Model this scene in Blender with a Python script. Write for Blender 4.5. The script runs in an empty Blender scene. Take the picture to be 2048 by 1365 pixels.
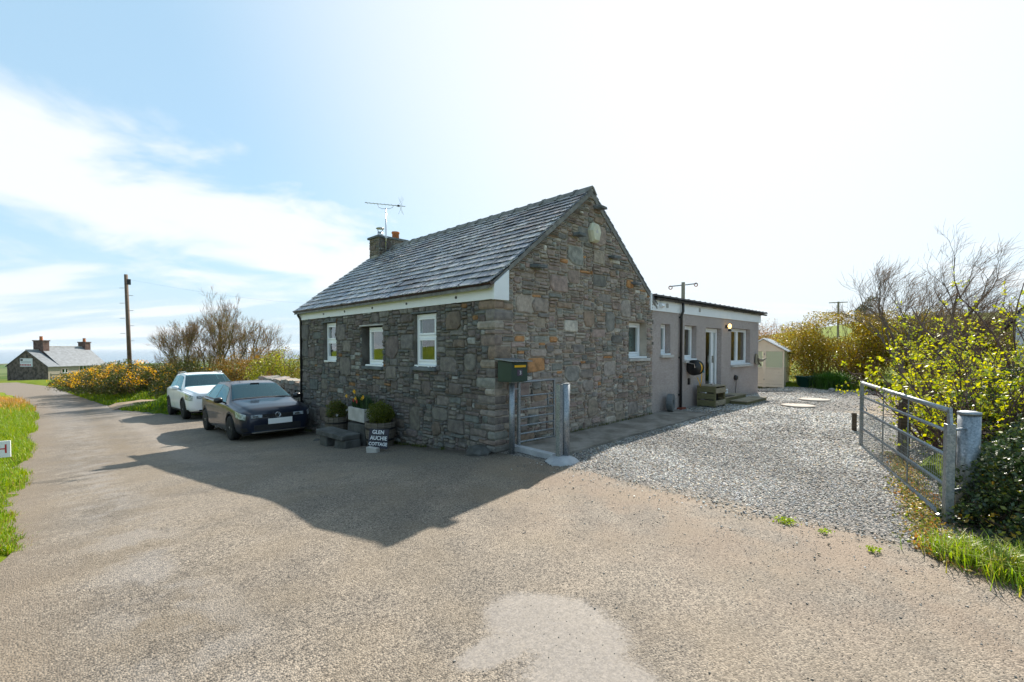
import bpy, math, random
import numpy as np
from mathutils import Vector, Matrix, noise as mnoise
random.seed(7); rng = np.random.default_rng(7)
scene = bpy.context.scene
COL = scene.collection
R = math.radians
# ---------------------------------------------------------------- camera
EYE = 1.75
cam_d = bpy.data.cameras.new('camera'); cam = bpy.data.objects.new('camera', cam_d); COL.objects.link(cam)
cam.location = (0, 0, EYE); cam.rotation_euler = (R(90 - 1.5), 0, 0)
cam_d.sensor_width = 36; cam_d.lens = 930 / 2048 * 36
cam_d.shift_y = 39 / 2048; cam_d.clip_start = 0.05; cam_d.clip_end = 120000
scene.camera = cam
# ---------------------------------------------------------------- sky, sun, exposure
SUN = Vector((2.62, 5.30, 4.85)).normalized()
SUN_EL = math.asin(SUN.z); SUN_AZ = math.atan2(SUN.x, SUN.y)
world = bpy.data.worlds.new('World'); scene.world = world; world.use_nodes = True
def build_world():
    nt = world.node_tree; nt.nodes.clear(); N = nt.nodes.new; L = nt.links.new
    out = N('ShaderNodeOutputWorld'); bg = N('ShaderNodeBackground'); L(bg.outputs[0], out.inputs[0])
    sky = N('ShaderNodeTexSky'); sky.sky_type = 'NISHITA'; sky.sun_disc = False
    sky.sun_elevation = SUN_EL; sky.sun_rotation = SUN_AZ; sky.air_density = 1.0; sky.dust_density = 0.6; sky.ozone_density = 2.0
    bg.inputs[1].default_value = 0.082
    tc = N('ShaderNodeTexCoord')
    # three broad sheets of cloud: each one lies along a great circle, its edge broken by noise
    nrm = N('ShaderNodeVectorMath'); nrm.operation = 'NORMALIZE'; L(tc.outputs['Generated'], nrm.inputs[0])
    sep = N('ShaderNodeSeparateXYZ'); L(nrm.outputs[0], sep.inputs[0])
    zc = N('ShaderNodeMath'); zc.operation = 'MAXIMUM'; L(sep.outputs[2], zc.inputs[0]); zc.inputs[1].default_value = 0.0
    za = N('ShaderNodeMath'); za.operation = 'ADD'; L(zc.outputs[0], za.inputs[0]); za.inputs[1].default_value = 0.16
    dv = N('ShaderNodeVectorMath'); dv.operation = 'DIVIDE'; L(nrm.outputs[0], dv.inputs[0])
    cb = N('ShaderNodeCombineXYZ')
    for i in range(3): L(za.outputs[0], cb.inputs[i])
    L(cb.outputs[0], dv.inputs[1])
    nz = N('ShaderNodeTexNoise'); nz.inputs['Scale'].default_value = 1.5; nz.inputs['Detail'].default_value = 9; nz.inputs['Roughness'].default_value = 0.55
    nz.inputs['Distortion'].default_value = 0.35; L(dv.outputs[0], nz.inputs['Vector'])
    def plane(p, q_):
        n = Vector(p).cross(Vector(q_)).normalized(); return n if n.z > 0 else -n
    def dirp(x, y):
        return ((x - 1024) / 930, 1.0, (697 - y) / 930)
    def dot(n):
        d = N('ShaderNodeVectorMath'); d.operation = 'DOT_PRODUCT'; L(nrm.outputs[0], d.inputs[0]); d.inputs[1].default_value = tuple(n); return d.outputs['Value']
    def math2(op, a, b):
        m = N('ShaderNodeMath'); m.operation = op
        for i, x in enumerate((a, b)):
            if isinstance(x, (int, float)): m.inputs[i].default_value = x
            else: L(x, m.inputs[i])
        return m.outputs[0]
    def ramp(x, a, b, c=0.0, d=1.0):
        m = N('ShaderNodeMapRange'); m.interpolation_type = 'SMOOTHSTEP'; L(x, m.inputs[0])
        for i, v in enumerate((a, b, c, d)): m.inputs[i + 1].default_value = v
        return m.outputs[0]
    n_ = math2('SUBTRACT', nz.outputs['Fac'], 0.5)
    upper = dot(plane(dirp(0, 165), dirp(760, 470)))
    lower = dot(plane(dirp(0, 430), dirp(900, 660)))
    a = ramp(math2('ADD', upper, math2('MULTIPLY', n_, 0.42)), 0.035, -0.05)
    b = ramp(math2('ADD', lower, math2('MULTIPLY', n_, 0.35)), -0.05, 0.05)
    band = math2('MULTIPLY', a, b)
    nz2 = N('ShaderNodeTexNoise'); nz2.inputs['Scale'].default_value = 0.8; nz2.inputs['Detail'].default_value = 8
    mp = N('ShaderNodeMapping'); mp.inputs['Scale'].default_value = (0.7, 2.2, 1); mp.inputs['Location'].default_value = (3, 1, 0); L(dv.outputs[0], mp.inputs[0]); L(mp.outputs[0], nz2.inputs['Vector'])
    low = math2('MULTIPLY', ramp(nz2.outputs['Fac'], 0.47, 0.62), ramp(sep.outputs[2], 0.30, 0.12))
    low = math2('MULTIPLY', low, 0.75)
    veil = ramp(dot(SUN), 0.60, 0.97, 0.0, 0.8)      # thin veil of high cloud thickening towards the sun
    cov = math2('MAXIMUM', math2('MAXIMUM', math2('MULTIPLY', band, 0.85), low), veil)
    mix = N('ShaderNodeMix'); mix.data_type = 'RGBA'; L(cov, mix.inputs['Factor'])
    hz = N('ShaderNodeMix'); hz.data_type = 'RGBA'; hz.inputs['Factor'].default_value = .6; L(sky.outputs[0], hz.inputs['A']); hz.inputs['B'].default_value = (3.75, 5.65, 6.9, 1)
    hr = N('ShaderNodeMix'); hr.data_type = 'RGBA'; L(ramp(sep.outputs[2], .22, 0.0, 0, .88), hr.inputs['Factor']); L(hz.outputs['Result'], hr.inputs['A']); hr.inputs['B'].default_value = (4.3, 5.35, 6.1, 1)
    L(hr.outputs['Result'], mix.inputs['A'])
    mix.inputs['B'].default_value = (6.6, 6.75, 6.9, 1)
    L(mix.outputs['Result'], bg.inputs[0])
build_world()
sun_d = bpy.data.lights.new('sun', 'SUN'); sun_d.energy = 5.0; sun_d.angle = R(0.55); sun_d.color = (1, 0.925, 0.82)
sun = bpy.data.objects.new('sun', sun_d); COL.objects.link(sun)
sun.rotation_euler = SUN.to_track_quat('Z', 'Y').to_euler(); sun.location = (20, 40, 40)
scene.view_settings.view_transform = 'Standard'; scene.view_settings.look = 'None'
scene.view_settings.gamma = 1.0; scene.view_settings.use_curve_mapping = False
scene.view_settings.exposure = 0.98
scene.render.engine = 'CYCLES'
scene.cycles.max_bounces = 7; scene.cycles.transparent_max_bounces = 8
scene.cycles.use_denoising = True

# ---------------------------------------------------------------- cottage frame: q runs along the gable, u along the road side
A = R(44.8); CX, CY = -0.2848, 7.7466
def W(q, u, z=0.0):
    return (CX + q * math.cos(A) - u * math.sin(A), CY + q * math.sin(A) + u * math.cos(A), z)
_U = np.array([-60, -8, 0, 1.1, 2.7, 4, 7.5, 10, 14, 17, 21, 37, 54, 71, 120, 250, 500, 900, 1400, 1900, 2150, 2700, 4000, 90000.])
_Z = np.array([0.25, 0, 0, -.12, -.25, -.36, -.60, -.66, -.75, -.88, -1.0, -1.4, -1.8, -2.1, -4.5, -11, -21, -32, -42, -43, -50, -75, -90, -90.])
_uu = np.concatenate([np.linspace(-60, 80, 1401), np.geomspace(81, 90000, 400)])
_zz = np.interp(_uu, _U, _Z); _k = np.ones(9) / 9
_zz[8:1390] = np.convolve(_zz, _k, 'same')[8:1390]
_Q = np.array([-9000, -200, -30, 0, 6, 16, 40, 80, 200, 500, 9000.])
_G = np.array([-60, -3, 0, 0, .10, .13, .6, 3.6, 13, 26, 40.])
def sstep(x, a, b):
    t = np.clip((x - a) / (b - a), 0, 1); return t * t * (3 - 2 * t)
def gz(q, u):
    q = np.asarray(q, float); u = np.asarray(u, float)
    return np.interp(u, _uu, _zz) + np.interp(q, _Q, _G) * (1 - sstep(u, 15, 90))
def fz(q, u): return float(gz(q, u))
def qL(u):
    u = np.asarray(u, float)
    b = np.interp(u, [-40, -12, 0, 22, 36, 47, 60, 75, 95], [-9, -7, -5.62, -5.75, -6.6, -8, -11, -16, -26])
    return b + .06 * np.sin(u * 3.1) * np.exp(-np.abs(u - 3) / 12) + .07 * np.sin(u * 1.27 + 1) - .16 * np.exp(-((u - 4.4) / .35) ** 2) - .2 * np.exp(-((u - 7.2) / .5) ** 2) - .12 * np.exp(-((u - 2.6) / .25) ** 2)
def qR(u):
    u = np.asarray(u, float)
    return np.interp(u, [-40, -.5, 0.4, 12.4, 13.6, 16.5, 19, 21, 37, 54, 71, 95], [1.6, 1.6, .3, .3, -.3, -1.6, -2.35, -3.0, -4.1, -5, -8, -17])
def uLo(q): return np.interp(q, [-1, .2, 1, 4, 5, 8, 14, 17], [-7.5, -5.9, -5.5, -5.2, -6.5, -9.5, -8, -4])

# ---------------------------------------------------------------- mesh helpers
def link(o, parent=None):
    COL.objects.link(o)
    if parent is not None: o.parent = parent
    return o
def npmesh(name, V, F, mat, parent=None, tint=None, smooth=False, uv=None):
    V = np.asarray(V, dtype=np.float32).reshape(-1, 3); F = np.asarray(F, dtype=np.int32)
    me = bpy.data.meshes.new(name); k = F.shape[1]
    me.vertices.add(len(V)); me.vertices.foreach_set('co', V.ravel())
    me.loops.add(F.size); me.loops.foreach_set('vertex_index', F.ravel())
    me.polygons.add(len(F)); me.polygons.foreach_set('loop_start', np.arange(0, F.size, k, dtype=np.int32))
    me.polygons.foreach_set('use_smooth', np.full(len(F), bool(smooth)))
    me.update(calc_edges=True)
    if tint is not None:
        a = me.color_attributes.new('tint', 'FLOAT_COLOR', 'POINT')
        c = np.ones((len(V), 4), np.float32); c[:, :3] = tint; a.data.foreach_set('color', c.ravel())
    me.materials.append(mat)
    o = bpy.data.objects.new(name, me); return link(o, parent)
class MB:
    def __init__(s): s.v = []; s.f = []; s.t = []; s.map = None
    def add(s, vs, fs, t=None):
        b = len(s.v)
        if s.map: vs = [s.map(*v) for v in vs]
        s.v += [tuple(v) for v in vs]; s.f += [tuple(i + b for i in f) for f in fs]; s.t += [t or (1, 1, 1)] * len(vs); return s
    def box(s, x0, x1, y0, y1, z0, z1, t=None):
        return s.add([(x0, y0, z0), (x1, y0, z0), (x1, y1, z0), (x0, y1, z0), (x0, y0, z1), (x1, y0, z1), (x1, y1, z1), (x0, y1, z1)],
                     [(0, 3, 2, 1), (4, 5, 6, 7), (0, 1, 5, 4), (1, 2, 6, 5), (2, 3, 7, 6), (3, 0, 4, 7)], t)
    def rbox(s, c, sz, rot=(0, 0, 0), t=None, jit=0):
        from mathutils import Euler
        M = Euler(rot).to_matrix(); hx, hy, hz = [k / 2 for k in sz]; vs = []
        for sx, sy, sz_ in ((-1, -1, -1), (1, -1, -1), (1, 1, -1), (-1, 1, -1), (-1, -1, 1), (1, -1, 1), (1, 1, 1), (-1, 1, 1)):
            p = Vector((sx * hx, sy * hy, sz_ * hz))
            if jit: p += Vector([random.uniform(-jit, jit) for _ in range(3)])
            p = M @ p; vs.append((p.x + c[0], p.y + c[1], p.z + c[2]))
        return s.add(vs, [(0, 3, 2, 1), (4, 5, 6, 7), (0, 1, 5, 4), (1, 2, 6, 5), (2, 3, 7, 6), (3, 0, 4, 7)], t)
    def tube(s, pts, rad, n=8, t=None, cap=True):
        pts = [Vector(p) for p in pts]
        if not hasattr(rad, '__len__'): rad = [rad] * len(pts)
        vs = []; fs = []; prev = None
        for i, p in enumerate(pts):
            d = (pts[min(i + 1, len(pts) - 1)] - pts[max(i - 1, 0)]).normalized()
            if prev is None:
                a = Vector((0, 0, 1)) if abs(d.z) < .9 else Vector((1, 0, 0)); x = d.cross(a).normalized()
            else: x = (prev - d * prev.dot(d)).normalized()
            prev = x; y = d.cross(x)
            for k in range(n):
                w = 2 * math.pi * k / n; vs.append(tuple(p + (x * math.cos(w) + y * math.sin(w)) * rad[i]))
        for i in range(len(pts) - 1):
            for k in range(n):
                a, b = i * n + k, i * n + (k + 1) % n; fs.append((a, b, b + n, a + n))
        if cap: fs.append(tuple(range(n))[::-1]); fs.append(tuple((len(pts) - 1) * n + k for k in range(n)))
        return s.add(vs, fs, t)
    def lathe(s, prof, c=(0, 0, 0), n=20, t=None, axis='z'):
        vs = []; fs = []
        for (r, h) in prof:
            for k in range(n):
                w = 2 * math.pi * k / n; a, b = r * math.cos(w), r * math.sin(w)
                vs.append((c[0] + a, c[1] + b, c[2] + h) if axis == 'z' else (c[0] + h, c[1] + a, c[2] + b) if axis == 'x' else (c[0] + a, c[1] + h, c[2] + b))
        for i in range(len(prof) - 1):
            for k in range(n):
                a, b = i * n + k, i * n + (k + 1) % n; fs.append((a, b, b + n, a + n))
        fs.append(tuple(range(n))[::-1]); fs.append(tuple((len(prof) - 1) * n + k for k in range(n)))
        return s.add(vs, fs, t)
    def prism(s, poly, ax, a0, a1, t=None):
        n = len(poly); vs = []
        for a in (a0, a1):
            for (p, r) in poly: vs.append((a, p, r) if ax == 'x' else (p, a, r) if ax == 'y' else (p, r, a))
        fs = [tuple(range(n)), tuple(range(2 * n - 1, n - 1, -1))] + [(k, k + n, (k + 1) % n + n, (k + 1) % n) for k in range(n)]
        return s.add(vs, fs, t)
    def build(s, name, mat, parent=None, smooth=False, bevel=0, tint=False, fixn=True):
        me = bpy.data.meshes.new(name); me.from_pydata(s.v, [], s.f); me.materials.append(mat)
        if fixn:
            import bmesh
            bm = bmesh.new(); bm.from_mesh(me); bmesh.ops.recalc_face_normals(bm, faces=bm.faces); bm.to_mesh(me); bm.free()
        if tint:
            a = me.color_attributes.new('tint', 'FLOAT_COLOR', 'POINT')
            a.data.foreach_set('color', [x for t in s.t for x in (*t, 1)])
        if smooth: me.shade_smooth() if smooth is True else me.shade_auto_smooth() if hasattr(me, 'shade_auto_smooth') else me.polygons.foreach_set('use_smooth', [True] * len(me.polygons))
        o = bpy.data.objects.new(name, me); link(o, parent)
        if bevel:
            b = o.modifiers.new('bevel', 'BEVEL'); b.width = bevel; b.segments = 2; b.limit_method = 'ANGLE'; b.angle_limit = R(40)
        return o
def tag(o, label=None, cat=None, group=None, kind=None):
    if label: o['label'] = label
    if cat: o['category'] = cat
    if group: o['group'] = group
    if kind: o['kind'] = kind
    return o
def thing(name, label, cat, q=0, u=0, z=0, rot=0, group=None):
    o = bpy.data.objects.new(name, None); o.empty_display_size = .2; COL.objects.link(o)
    o.location = W(q, u, z); o.rotation_euler = (0, 0, A + rot); return tag(o, label, cat, group)
def inH(o):
    o.location = W(0, 0, 0); o.rotation_euler = (0, 0, A); return o

# ---------------------------------------------------------------- materials
class MT:
    def __init__(s, name, rough=.8, spec=.3, metal=0, coat=0):
        s.m = bpy.data.materials.new(name); s.m.use_nodes = True; s.nt = s.m.node_tree; s.b = s.nt.nodes['Principled BSDF']
        s.set('Roughness', rough); s.set('Specular IOR Level', spec); s.set('Metallic', metal); s.set('Coat Weight', coat); s._tc = None
    def N(s, t): return s.nt.nodes.new(t)
    def L(s, a, b): s.nt.links.new(a, b)
    def set(s, k, v):
        if isinstance(v, (int, float)): s.b.inputs[k].default_value = v
        elif isinstance(v, tuple): s.b.inputs[k].default_value = (*v, 1)[:4]
        else: s.L(v, s.b.inputs[k])
        return s
    def co(s, kind='Object', scale=None, loc=None):
        if s._tc is None: s._tc = s.N('ShaderNodeTexCoord')
        o = s._tc.outputs[kind]
        if scale or loc:
            m = s.N('ShaderNodeMapping'); s.L(o, m.inputs[0])
            if scale: m.inputs['Scale'].default_value = scale
            if loc: m.inputs['Location'].default_value = loc
            o = m.outputs[0]
        return o
    def noise(s, sc, det=4, rough=.55, co=None, dist=0, out='Fac'):
        n = s.N('ShaderNodeTexNoise'); n.inputs['Scale'].default_value = sc; n.inputs['Detail'].default_value = det; n.inputs['Roughness'].default_value = rough; n.inputs['Distortion'].default_value = dist
        s.L(co or s.co(), n.inputs['Vector']); return n.outputs[out]
    def voro(s, sc, out='Distance', co=None, feat='F1', rnd=1):
        n = s.N('ShaderNodeTexVoronoi'); n.feature = feat; n.inputs['Scale'].default_value = sc; n.inputs['Randomness'].default_value = rnd
        s.L(co or s.co(), n.inputs['Vector']); return n.outputs[out]
    def ramp(s, x, a, b, c=0., d=1., smooth=True):
        m = s.N('ShaderNodeMapRange'); m.interpolation_type = 'SMOOTHSTEP' if smooth else 'LINEAR'; s.L(x, m.inputs[0])
        for i, v in enumerate((a, b, c, d)): m.inputs[i + 1].default_value = v
        return m.outputs[0]
    def math(s, op, a, b=0.):
        m = s.N('ShaderNodeMath'); m.operation = op
        for i, x in enumerate((a, b)):
            if isinstance(x, (int, float)): m.inputs[i].default_value = x
            else: s.L(x, m.inputs[i])
        return m.outputs[0]
    def mix(s, f, a, b, mode='MIX'):
        m = s.N('ShaderNodeMix'); m.data_type = 'RGBA'; m.blend_type = mode
        for k, x in (('Factor', f), ('A', a), ('B', b)):
            if isinstance(x, (int, float)): m.inputs[k if k == 'Factor' else k].default_value = x if k == 'Factor' else (x, x, x, 1)
            elif isinstance(x, tuple): [i for i in m.inputs if i.name == k and i.type == 'RGBA'][0].default_value = (*x, 1)[:4]
            else:
                if k == 'Factor': s.L(x, m.inputs['Factor'])
                else: s.L(x, [i for i in m.inputs if i.name == k and i.type == 'RGBA'][0])
        return [o for o in m.outputs if o.type == 'RGBA'][0]
    def attr(s, name='tint', typ='GEOMETRY', out='Color'):
        n = s.N('ShaderNodeAttribute'); n.attribute_name = name; n.attribute_type = typ; return n.outputs[out]
    def bump(s, h, strength=.5, dist=.01):
        b = s.N('ShaderNodeBump'); b.inputs['Strength'].default_value = strength; b.inputs['Distance'].default_value = dist; s.L(h, b.inputs['Height']); s.L(b.outputs[0], s.b.inputs['Normal']); return s
    def base(s, c): return s.set('Base Color', c)
def simple(name, col, rough=.6, spec=.4, metal=0, coat=0, var=.12, scale=8, bump=0, bs=60):
    m = MT(name, rough, spec, metal, coat)
    m.base(m.mix(m.ramp(m.noise(scale), .3, .7), tuple(c * (1 - var) for c in col), tuple(min(1, c * (1 + var)) for c in col)))
    if bump: m.bump(m.noise(bs, 3), bump, .004)
    return m.m
def hexc(r, g, b):
    f = lambda c: ((c / 255 + .055) / 1.055) ** 2.4 if c > 10 else c / 255 / 12.92
    return (f(r), f(g), f(b))

def mat_stone():
    m = MT('rubble_stone', .82, .25)
    t = m.attr(); n = m.noise(9, 6, .65); n2 = m.noise(45, 4, .7)
    c = m.mix(1.0, t, m.mix(m.ramp(n, .25, .75), (.62, .62, .62), (1.3, 1.28, 1.22)), 'MULTIPLY')
    c = m.mix(m.ramp(n2, .62, .72, 0, .45), c, (.42, .40, .34))       # lichen specks
    c = m.mix(m.ramp(m.noise(3.1, 5), .62, .75, 0, .5), c, (.07, .075, .06))
    m.base(c); m.bump(m.math('ADD', m.noise(22, 6, .7), m.math('MULTIPLY', m.noise(90, 3), .35)), .8, .02); return m.m
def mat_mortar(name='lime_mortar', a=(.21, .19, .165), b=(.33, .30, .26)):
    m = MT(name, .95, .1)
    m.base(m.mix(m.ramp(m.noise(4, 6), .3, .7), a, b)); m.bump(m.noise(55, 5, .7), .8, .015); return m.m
def mat_slate():
    m = MT('roof_slate', .36, .55)
    t = m.attr(); c = m.mix(1.0, t, m.mix(m.ramp(m.noise(7, 5), .3, .7), (.72, .72, .74), (1.2, 1.2, 1.2)), 'MULTIPLY')
    lich = m.math('MULTIPLY', m.ramp(m.noise(19, 7, .85, co=m.co(scale=(.7, 1.5, .7))), .50, .56), m.ramp(m.noise(.9, 4), .36, .54, .25, 1.0))
    c = m.mix(m.math('MULTIPLY', lich, .9), c, (.60, .60, .59))
    c = m.mix(m.ramp(m.noise(13, 5, .7, co=m.co(loc=(5, 3, 1))), .60, .68, 0, .45), c, (.22, .19, .10))
    m.base(c); m.set('Roughness', m.ramp(lich, 0, 1, .34, .85)); m.bump(m.noise(38, 6, .7, co=m.co(scale=(1, .5, 1))), .35, .008); return m.m
def mat_asphalt():
    m = MT('weathered_asphalt', .8, .35); co = m.co()
    ch = m.voro(95, 'Color', co=co); sp = m.N('ShaderNodeSeparateColor'); m.L(ch, sp.inputs[0])
    d = m.voro(95, 'Distance', co=co)
    big = m.noise(.55, 5, .6); mid = m.noise(2.4, 5, .6)
    dark = m.mix(sp.outputs[0], (.016, .0145, .0135), (.098, .085, .072)); light = m.mix(sp.outputs[0], (.056, .047, .038), (.325, .272, .212))
    sx = m.N('ShaderNodeSeparateXYZ'); m.L(co, sx.inputs[0]); q, u = sx.outputs[0], sx.outputs[1]
    wear = m.ramp(m.math('ADD', m.math('MULTIPLY', big, .6), m.math('MULTIPLY', mid, .4)), .38, .60)
    # newer dark surface in front of the cottage wall, darkened further as painted house shade; paler worn surface out on the road
    nearwall = m.math('MULTIPLY', m.ramp(m.math('ADD', q, m.math('MULTIPLY', mid, .8)), -1.6, -.4), m.ramp(u, -1.2, .4))
    wear = m.math('MULTIPLY', wear, m.ramp(nearwall, 0, 1, 1, -.5))
    c = m.mix(m.ramp(wear, 0, 1, .62, 1), dark, light)
    # brown earth washed from the yard
    soil = m.math('MULTIPLY', m.ramp(m.math('ADD', q, m.math('MULTIPLY', mid, 1.2)), -2.4, .6), m.ramp(u, .3, -1.6))
    soil = m.math('MULTIPLY', soil, m.ramp(m.noise(1.3, 5, .6, co=m.co(loc=(7, 2, 0))), .33, .62))
    c = m.mix(m.math('MULTIPLY', soil, .62), c, m.mix(m.noise(60, 3), (.115, .070, .042), (.29, .205, .135)))
    # tan fines between the chips
    c = m.mix(m.ramp(m.noise(1.1, 4, co=m.co(loc=(1, 8, 0))), .42, .66, 0, .38), c, (.19, .148, .10))
    # tyre tracks and the pale repair patch of smooth concrete
    w1 = m.noise(1.9, 6, .6, out='Color'); wv = m.N('ShaderNodeVectorMath'); wv.operation = 'SUBTRACT'; m.L(w1, wv.inputs[0]); wv.inputs[1].default_value = (.5, .5, .5)
    ws = m.N('ShaderNodeSeparateXYZ'); m.L(wv.outputs[0], ws.inputs[0]); qq = m.math('ADD', q, m.math('MULTIPLY', ws.outputs[0], .5)); uu = m.math('ADD', u, m.math('MULTIPLY', ws.outputs[1], .5))
    def lobe(cq, cu, rq, ru, an):
        dq = m.math('SUBTRACT', qq, cq); du = m.math('SUBTRACT', uu, cu); c_, s_ = math.cos(R(an)), math.sin(R(an))
        a1 = m.math('ADD', m.math('MULTIPLY', dq, c_), m.math('MULTIPLY', du, s_)); a2 = m.math('ADD', m.math('MULTIPLY', dq, -s_), m.math('MULTIPLY', du, c_))
        return m.math('SUBTRACT', 1.0, m.math('SQRT', m.math('ADD', m.math('POWER', m.math('DIVIDE', a1, rq), 2.0), m.math('POWER', m.math('DIVIDE', a2, ru), 2.0))))
    fld = m.math('MAXIMUM', m.math('MAXIMUM', lobe(-3.05, -3.85, .40, .52, 0), lobe(-3.3, -4.35, .42, .55, 0)), lobe(-3.5, -3.75, .24, .15, 0))
    grainy = m.math('MULTIPLY', m.math('SUBTRACT', m.noise(38, 4, .75), .5), .75)
    patch = m.ramp(m.math('ADD', fld, grainy), -.06, .34)
    pc = m.mix(m.ramp(m.noise(26, 6, .7), .35, .7), (.20, .182, .165), (.275, .25, .23))
    pc = m.mix(m.ramp(m.noise(160, 2), .62, .70, 0, .5), pc, (.12, .10, .08))
    c = m.mix(m.math('MULTIPLY', patch, .62), c, pc)
    # worn bald strip further up the lane
    bald = m.math('MULTIPLY', m.ramp(m.math('ABSOLUTE', m.math('ADD', q, m.math('ADD', 4.55, m.math('MULTIPLY', big, .4)))), .55, .05), m.ramp(mid, .42, .6))
    c = m.mix(m.math('MULTIPLY', bald, .30), c, (.25, .24, .235))
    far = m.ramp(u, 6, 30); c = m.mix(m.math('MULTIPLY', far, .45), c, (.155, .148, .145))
    crack = m.ramp(m.math('ABSOLUTE', m.math('SUBTRACT', m.noise(.28, 3, .5, co=m.co(scale=(.35, 1.3, 1), loc=(3, 3, 0)), dist=.4), .5)), .0028, .0008)
    t2 = m.math('MULTIPLY', m.ramp(m.math('ABSOLUTE', m.math('ADD', q, m.math('ADD', 3.0, m.math('MULTIPLY', big, .5)))), .42, .05), m.ramp(u, 1, 7)); c = m.mix(m.math('MULTIPLY', t2, .28), c, (.27, .245, .225))
    mid2 = m.math('MULTIPLY', m.ramp(m.math('ABSOLUTE', m.math('ADD', q, m.math('ADD', 3.85, m.math('MULTIPLY', big, .5)))), .30, .05), m.ramp(u, 1, 9)); c = m.mix(m.math('MULTIPLY', m.math('MULTIPLY', mid2, m.ramp(mid, .40, .6)), .5), c, (.13, .10, .065))
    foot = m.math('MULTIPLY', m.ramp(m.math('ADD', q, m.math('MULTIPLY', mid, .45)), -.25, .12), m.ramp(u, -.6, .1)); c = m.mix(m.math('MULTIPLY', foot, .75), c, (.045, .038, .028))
    verge = m.ramp(m.math('ADD', q, m.math('MULTIPLY', mid, .9)), -4.55, -5.15); c = m.mix(m.math('MULTIPLY', verge, .6), c, m.mix(m.noise(40, 3), (.10, .075, .05), (.24, .19, .14)))
    spots = m.ramp(m.voro(1.3, 'Distance', co=m.co(loc=(2, 5, 0))), .055, .02); c = m.mix(m.math('MULTIPLY', spots, .5), c, (.03, .028, .027))
    m.base(c)
    h = m.math('MULTIPLY', m.math('SUBTRACT', 1., m.math('MULTIPLY', d, 1.2)), m.ramp(patch, 0, 1, 1, .12))
    h = m.math('ADD', h, m.math('MULTIPLY', m.noise(34, 3), .6))
    m.bump(h, .75, .007); m.set('Roughness', .78); return m.m
def mat_gravelbed():
    m = MT('gravel_bed', .9, .2)
    ch = m.voro(42, 'Color'); sp = m.N('ShaderNodeSeparateColor'); m.L(ch, sp.inputs[0]); d = m.voro(42, 'Distance')
    c = m.mix(sp.outputs[1], (.11, .104, .097), (.38, .355, .325))
    c = m.mix(m.ramp(d, .35, .75, 0, .8), c, (.03, .03, .032))
    sx = m.N('ShaderNodeSeparateXYZ'); m.L(m.co(), sx.inputs[0]); q, u = sx.outputs[0], sx.outputs[1]; n = m.noise(1.6, 5)
    sand = m.math('MULTIPLY', m.ramp(m.math('ADD', u, m.math('MULTIPLY', n, 1.2)), -2.6, -3.2), m.ramp(m.math('ADD', q, n), 8.2, 9.2))
    edge = m.ramp(m.math('ADD', q, m.math('MULTIPLY', n, .9)), .75, .30)
    soil = m.mix(m.noise(50, 4), (.19, .145, .10), (.37, .31, .24))
    c = m.mix(m.math('MULTIPLY', m.math('MAXIMUM', m.math('MULTIPLY', sand, .95), m.math('MULTIPLY', edge, .8)), 1.0), c, soil)
    m.base(c); m.bump(m.math('SUBTRACT', 1., d), 1.0, .018); return m.m
def mat_pebble():
    m = MT('gravel_pebble', .75, .35)
    t = m.attr('tint', 'INSTANCER'); c = m.mix(1., t, m.mix(m.noise(90, 3), (.75, .75, .75), (1.2, 1.2, 1.2)), 'MULTIPLY'); m.base(c); return m.m
def mat_ground():
    m = MT('grass_land', .95, .1); n = m.noise(.9, 6, .65); f = m.noise(.006, 3, .5)
    near = m.mix(m.ramp(n, .3, .7), (.075, .12, .006), (.15, .19, .01))
    near = m.mix(m.ramp(m.noise(7, 5), .55, .7, 0, .6), near, (.17, .13, .05))
    sx = m.N('ShaderNodeSeparateXYZ'); m.L(m.co(), sx.inputs[0]); u = sx.outputs[1]
    cell = m.voro(.0045, 'Color', rnd=.9); sp = m.N('ShaderNodeSeparateColor'); m.L(cell, sp.inputs[0])
    fld = m.mix(m.ramp(sp.outputs[0], .35, .6), (.055, .10, .018), (.10, .13, .035)); fld = m.mix(m.ramp(sp.outputs[1], .62, .7), fld, (.12, .10, .055))
    hed = m.ramp(m.voro(.0045, 'Distance', feat='DISTANCE_TO_EDGE', rnd=.9), .03, .012); fld = m.mix(hed, fld, (.025, .035, .012))
    c = m.mix(m.ramp(u, 60, 160), near, fld); m.base(c); m.bump(m.noise(16, 5, .7), .9, .05); return m.m
def mat_leaf(name, gloss=.45, trans=.35, spec=.4):
    m = MT(name, gloss, spec); t = m.attr(); m.base(t)
    tr = m.N('ShaderNodeBsdfTranslucent'); mx = m.N('ShaderNodeMixShader'); out = m.nt.nodes['Material Output']
    hs = m.N('ShaderNodeHueSaturation'); hs.inputs['Saturation'].default_value = 1.15; hs.inputs['Value'].default_value = 1.5; m.L(t, hs.inputs['Color'])
    m.L(hs.outputs[0], tr.inputs[0]); mx.inputs[0].default_value = trans; m.L(m.b.outputs[0], mx.inputs[1]); m.L(tr.outputs[0], mx.inputs[2]); m.L(mx.outputs[0], out.inputs[0]); return m.m
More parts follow.
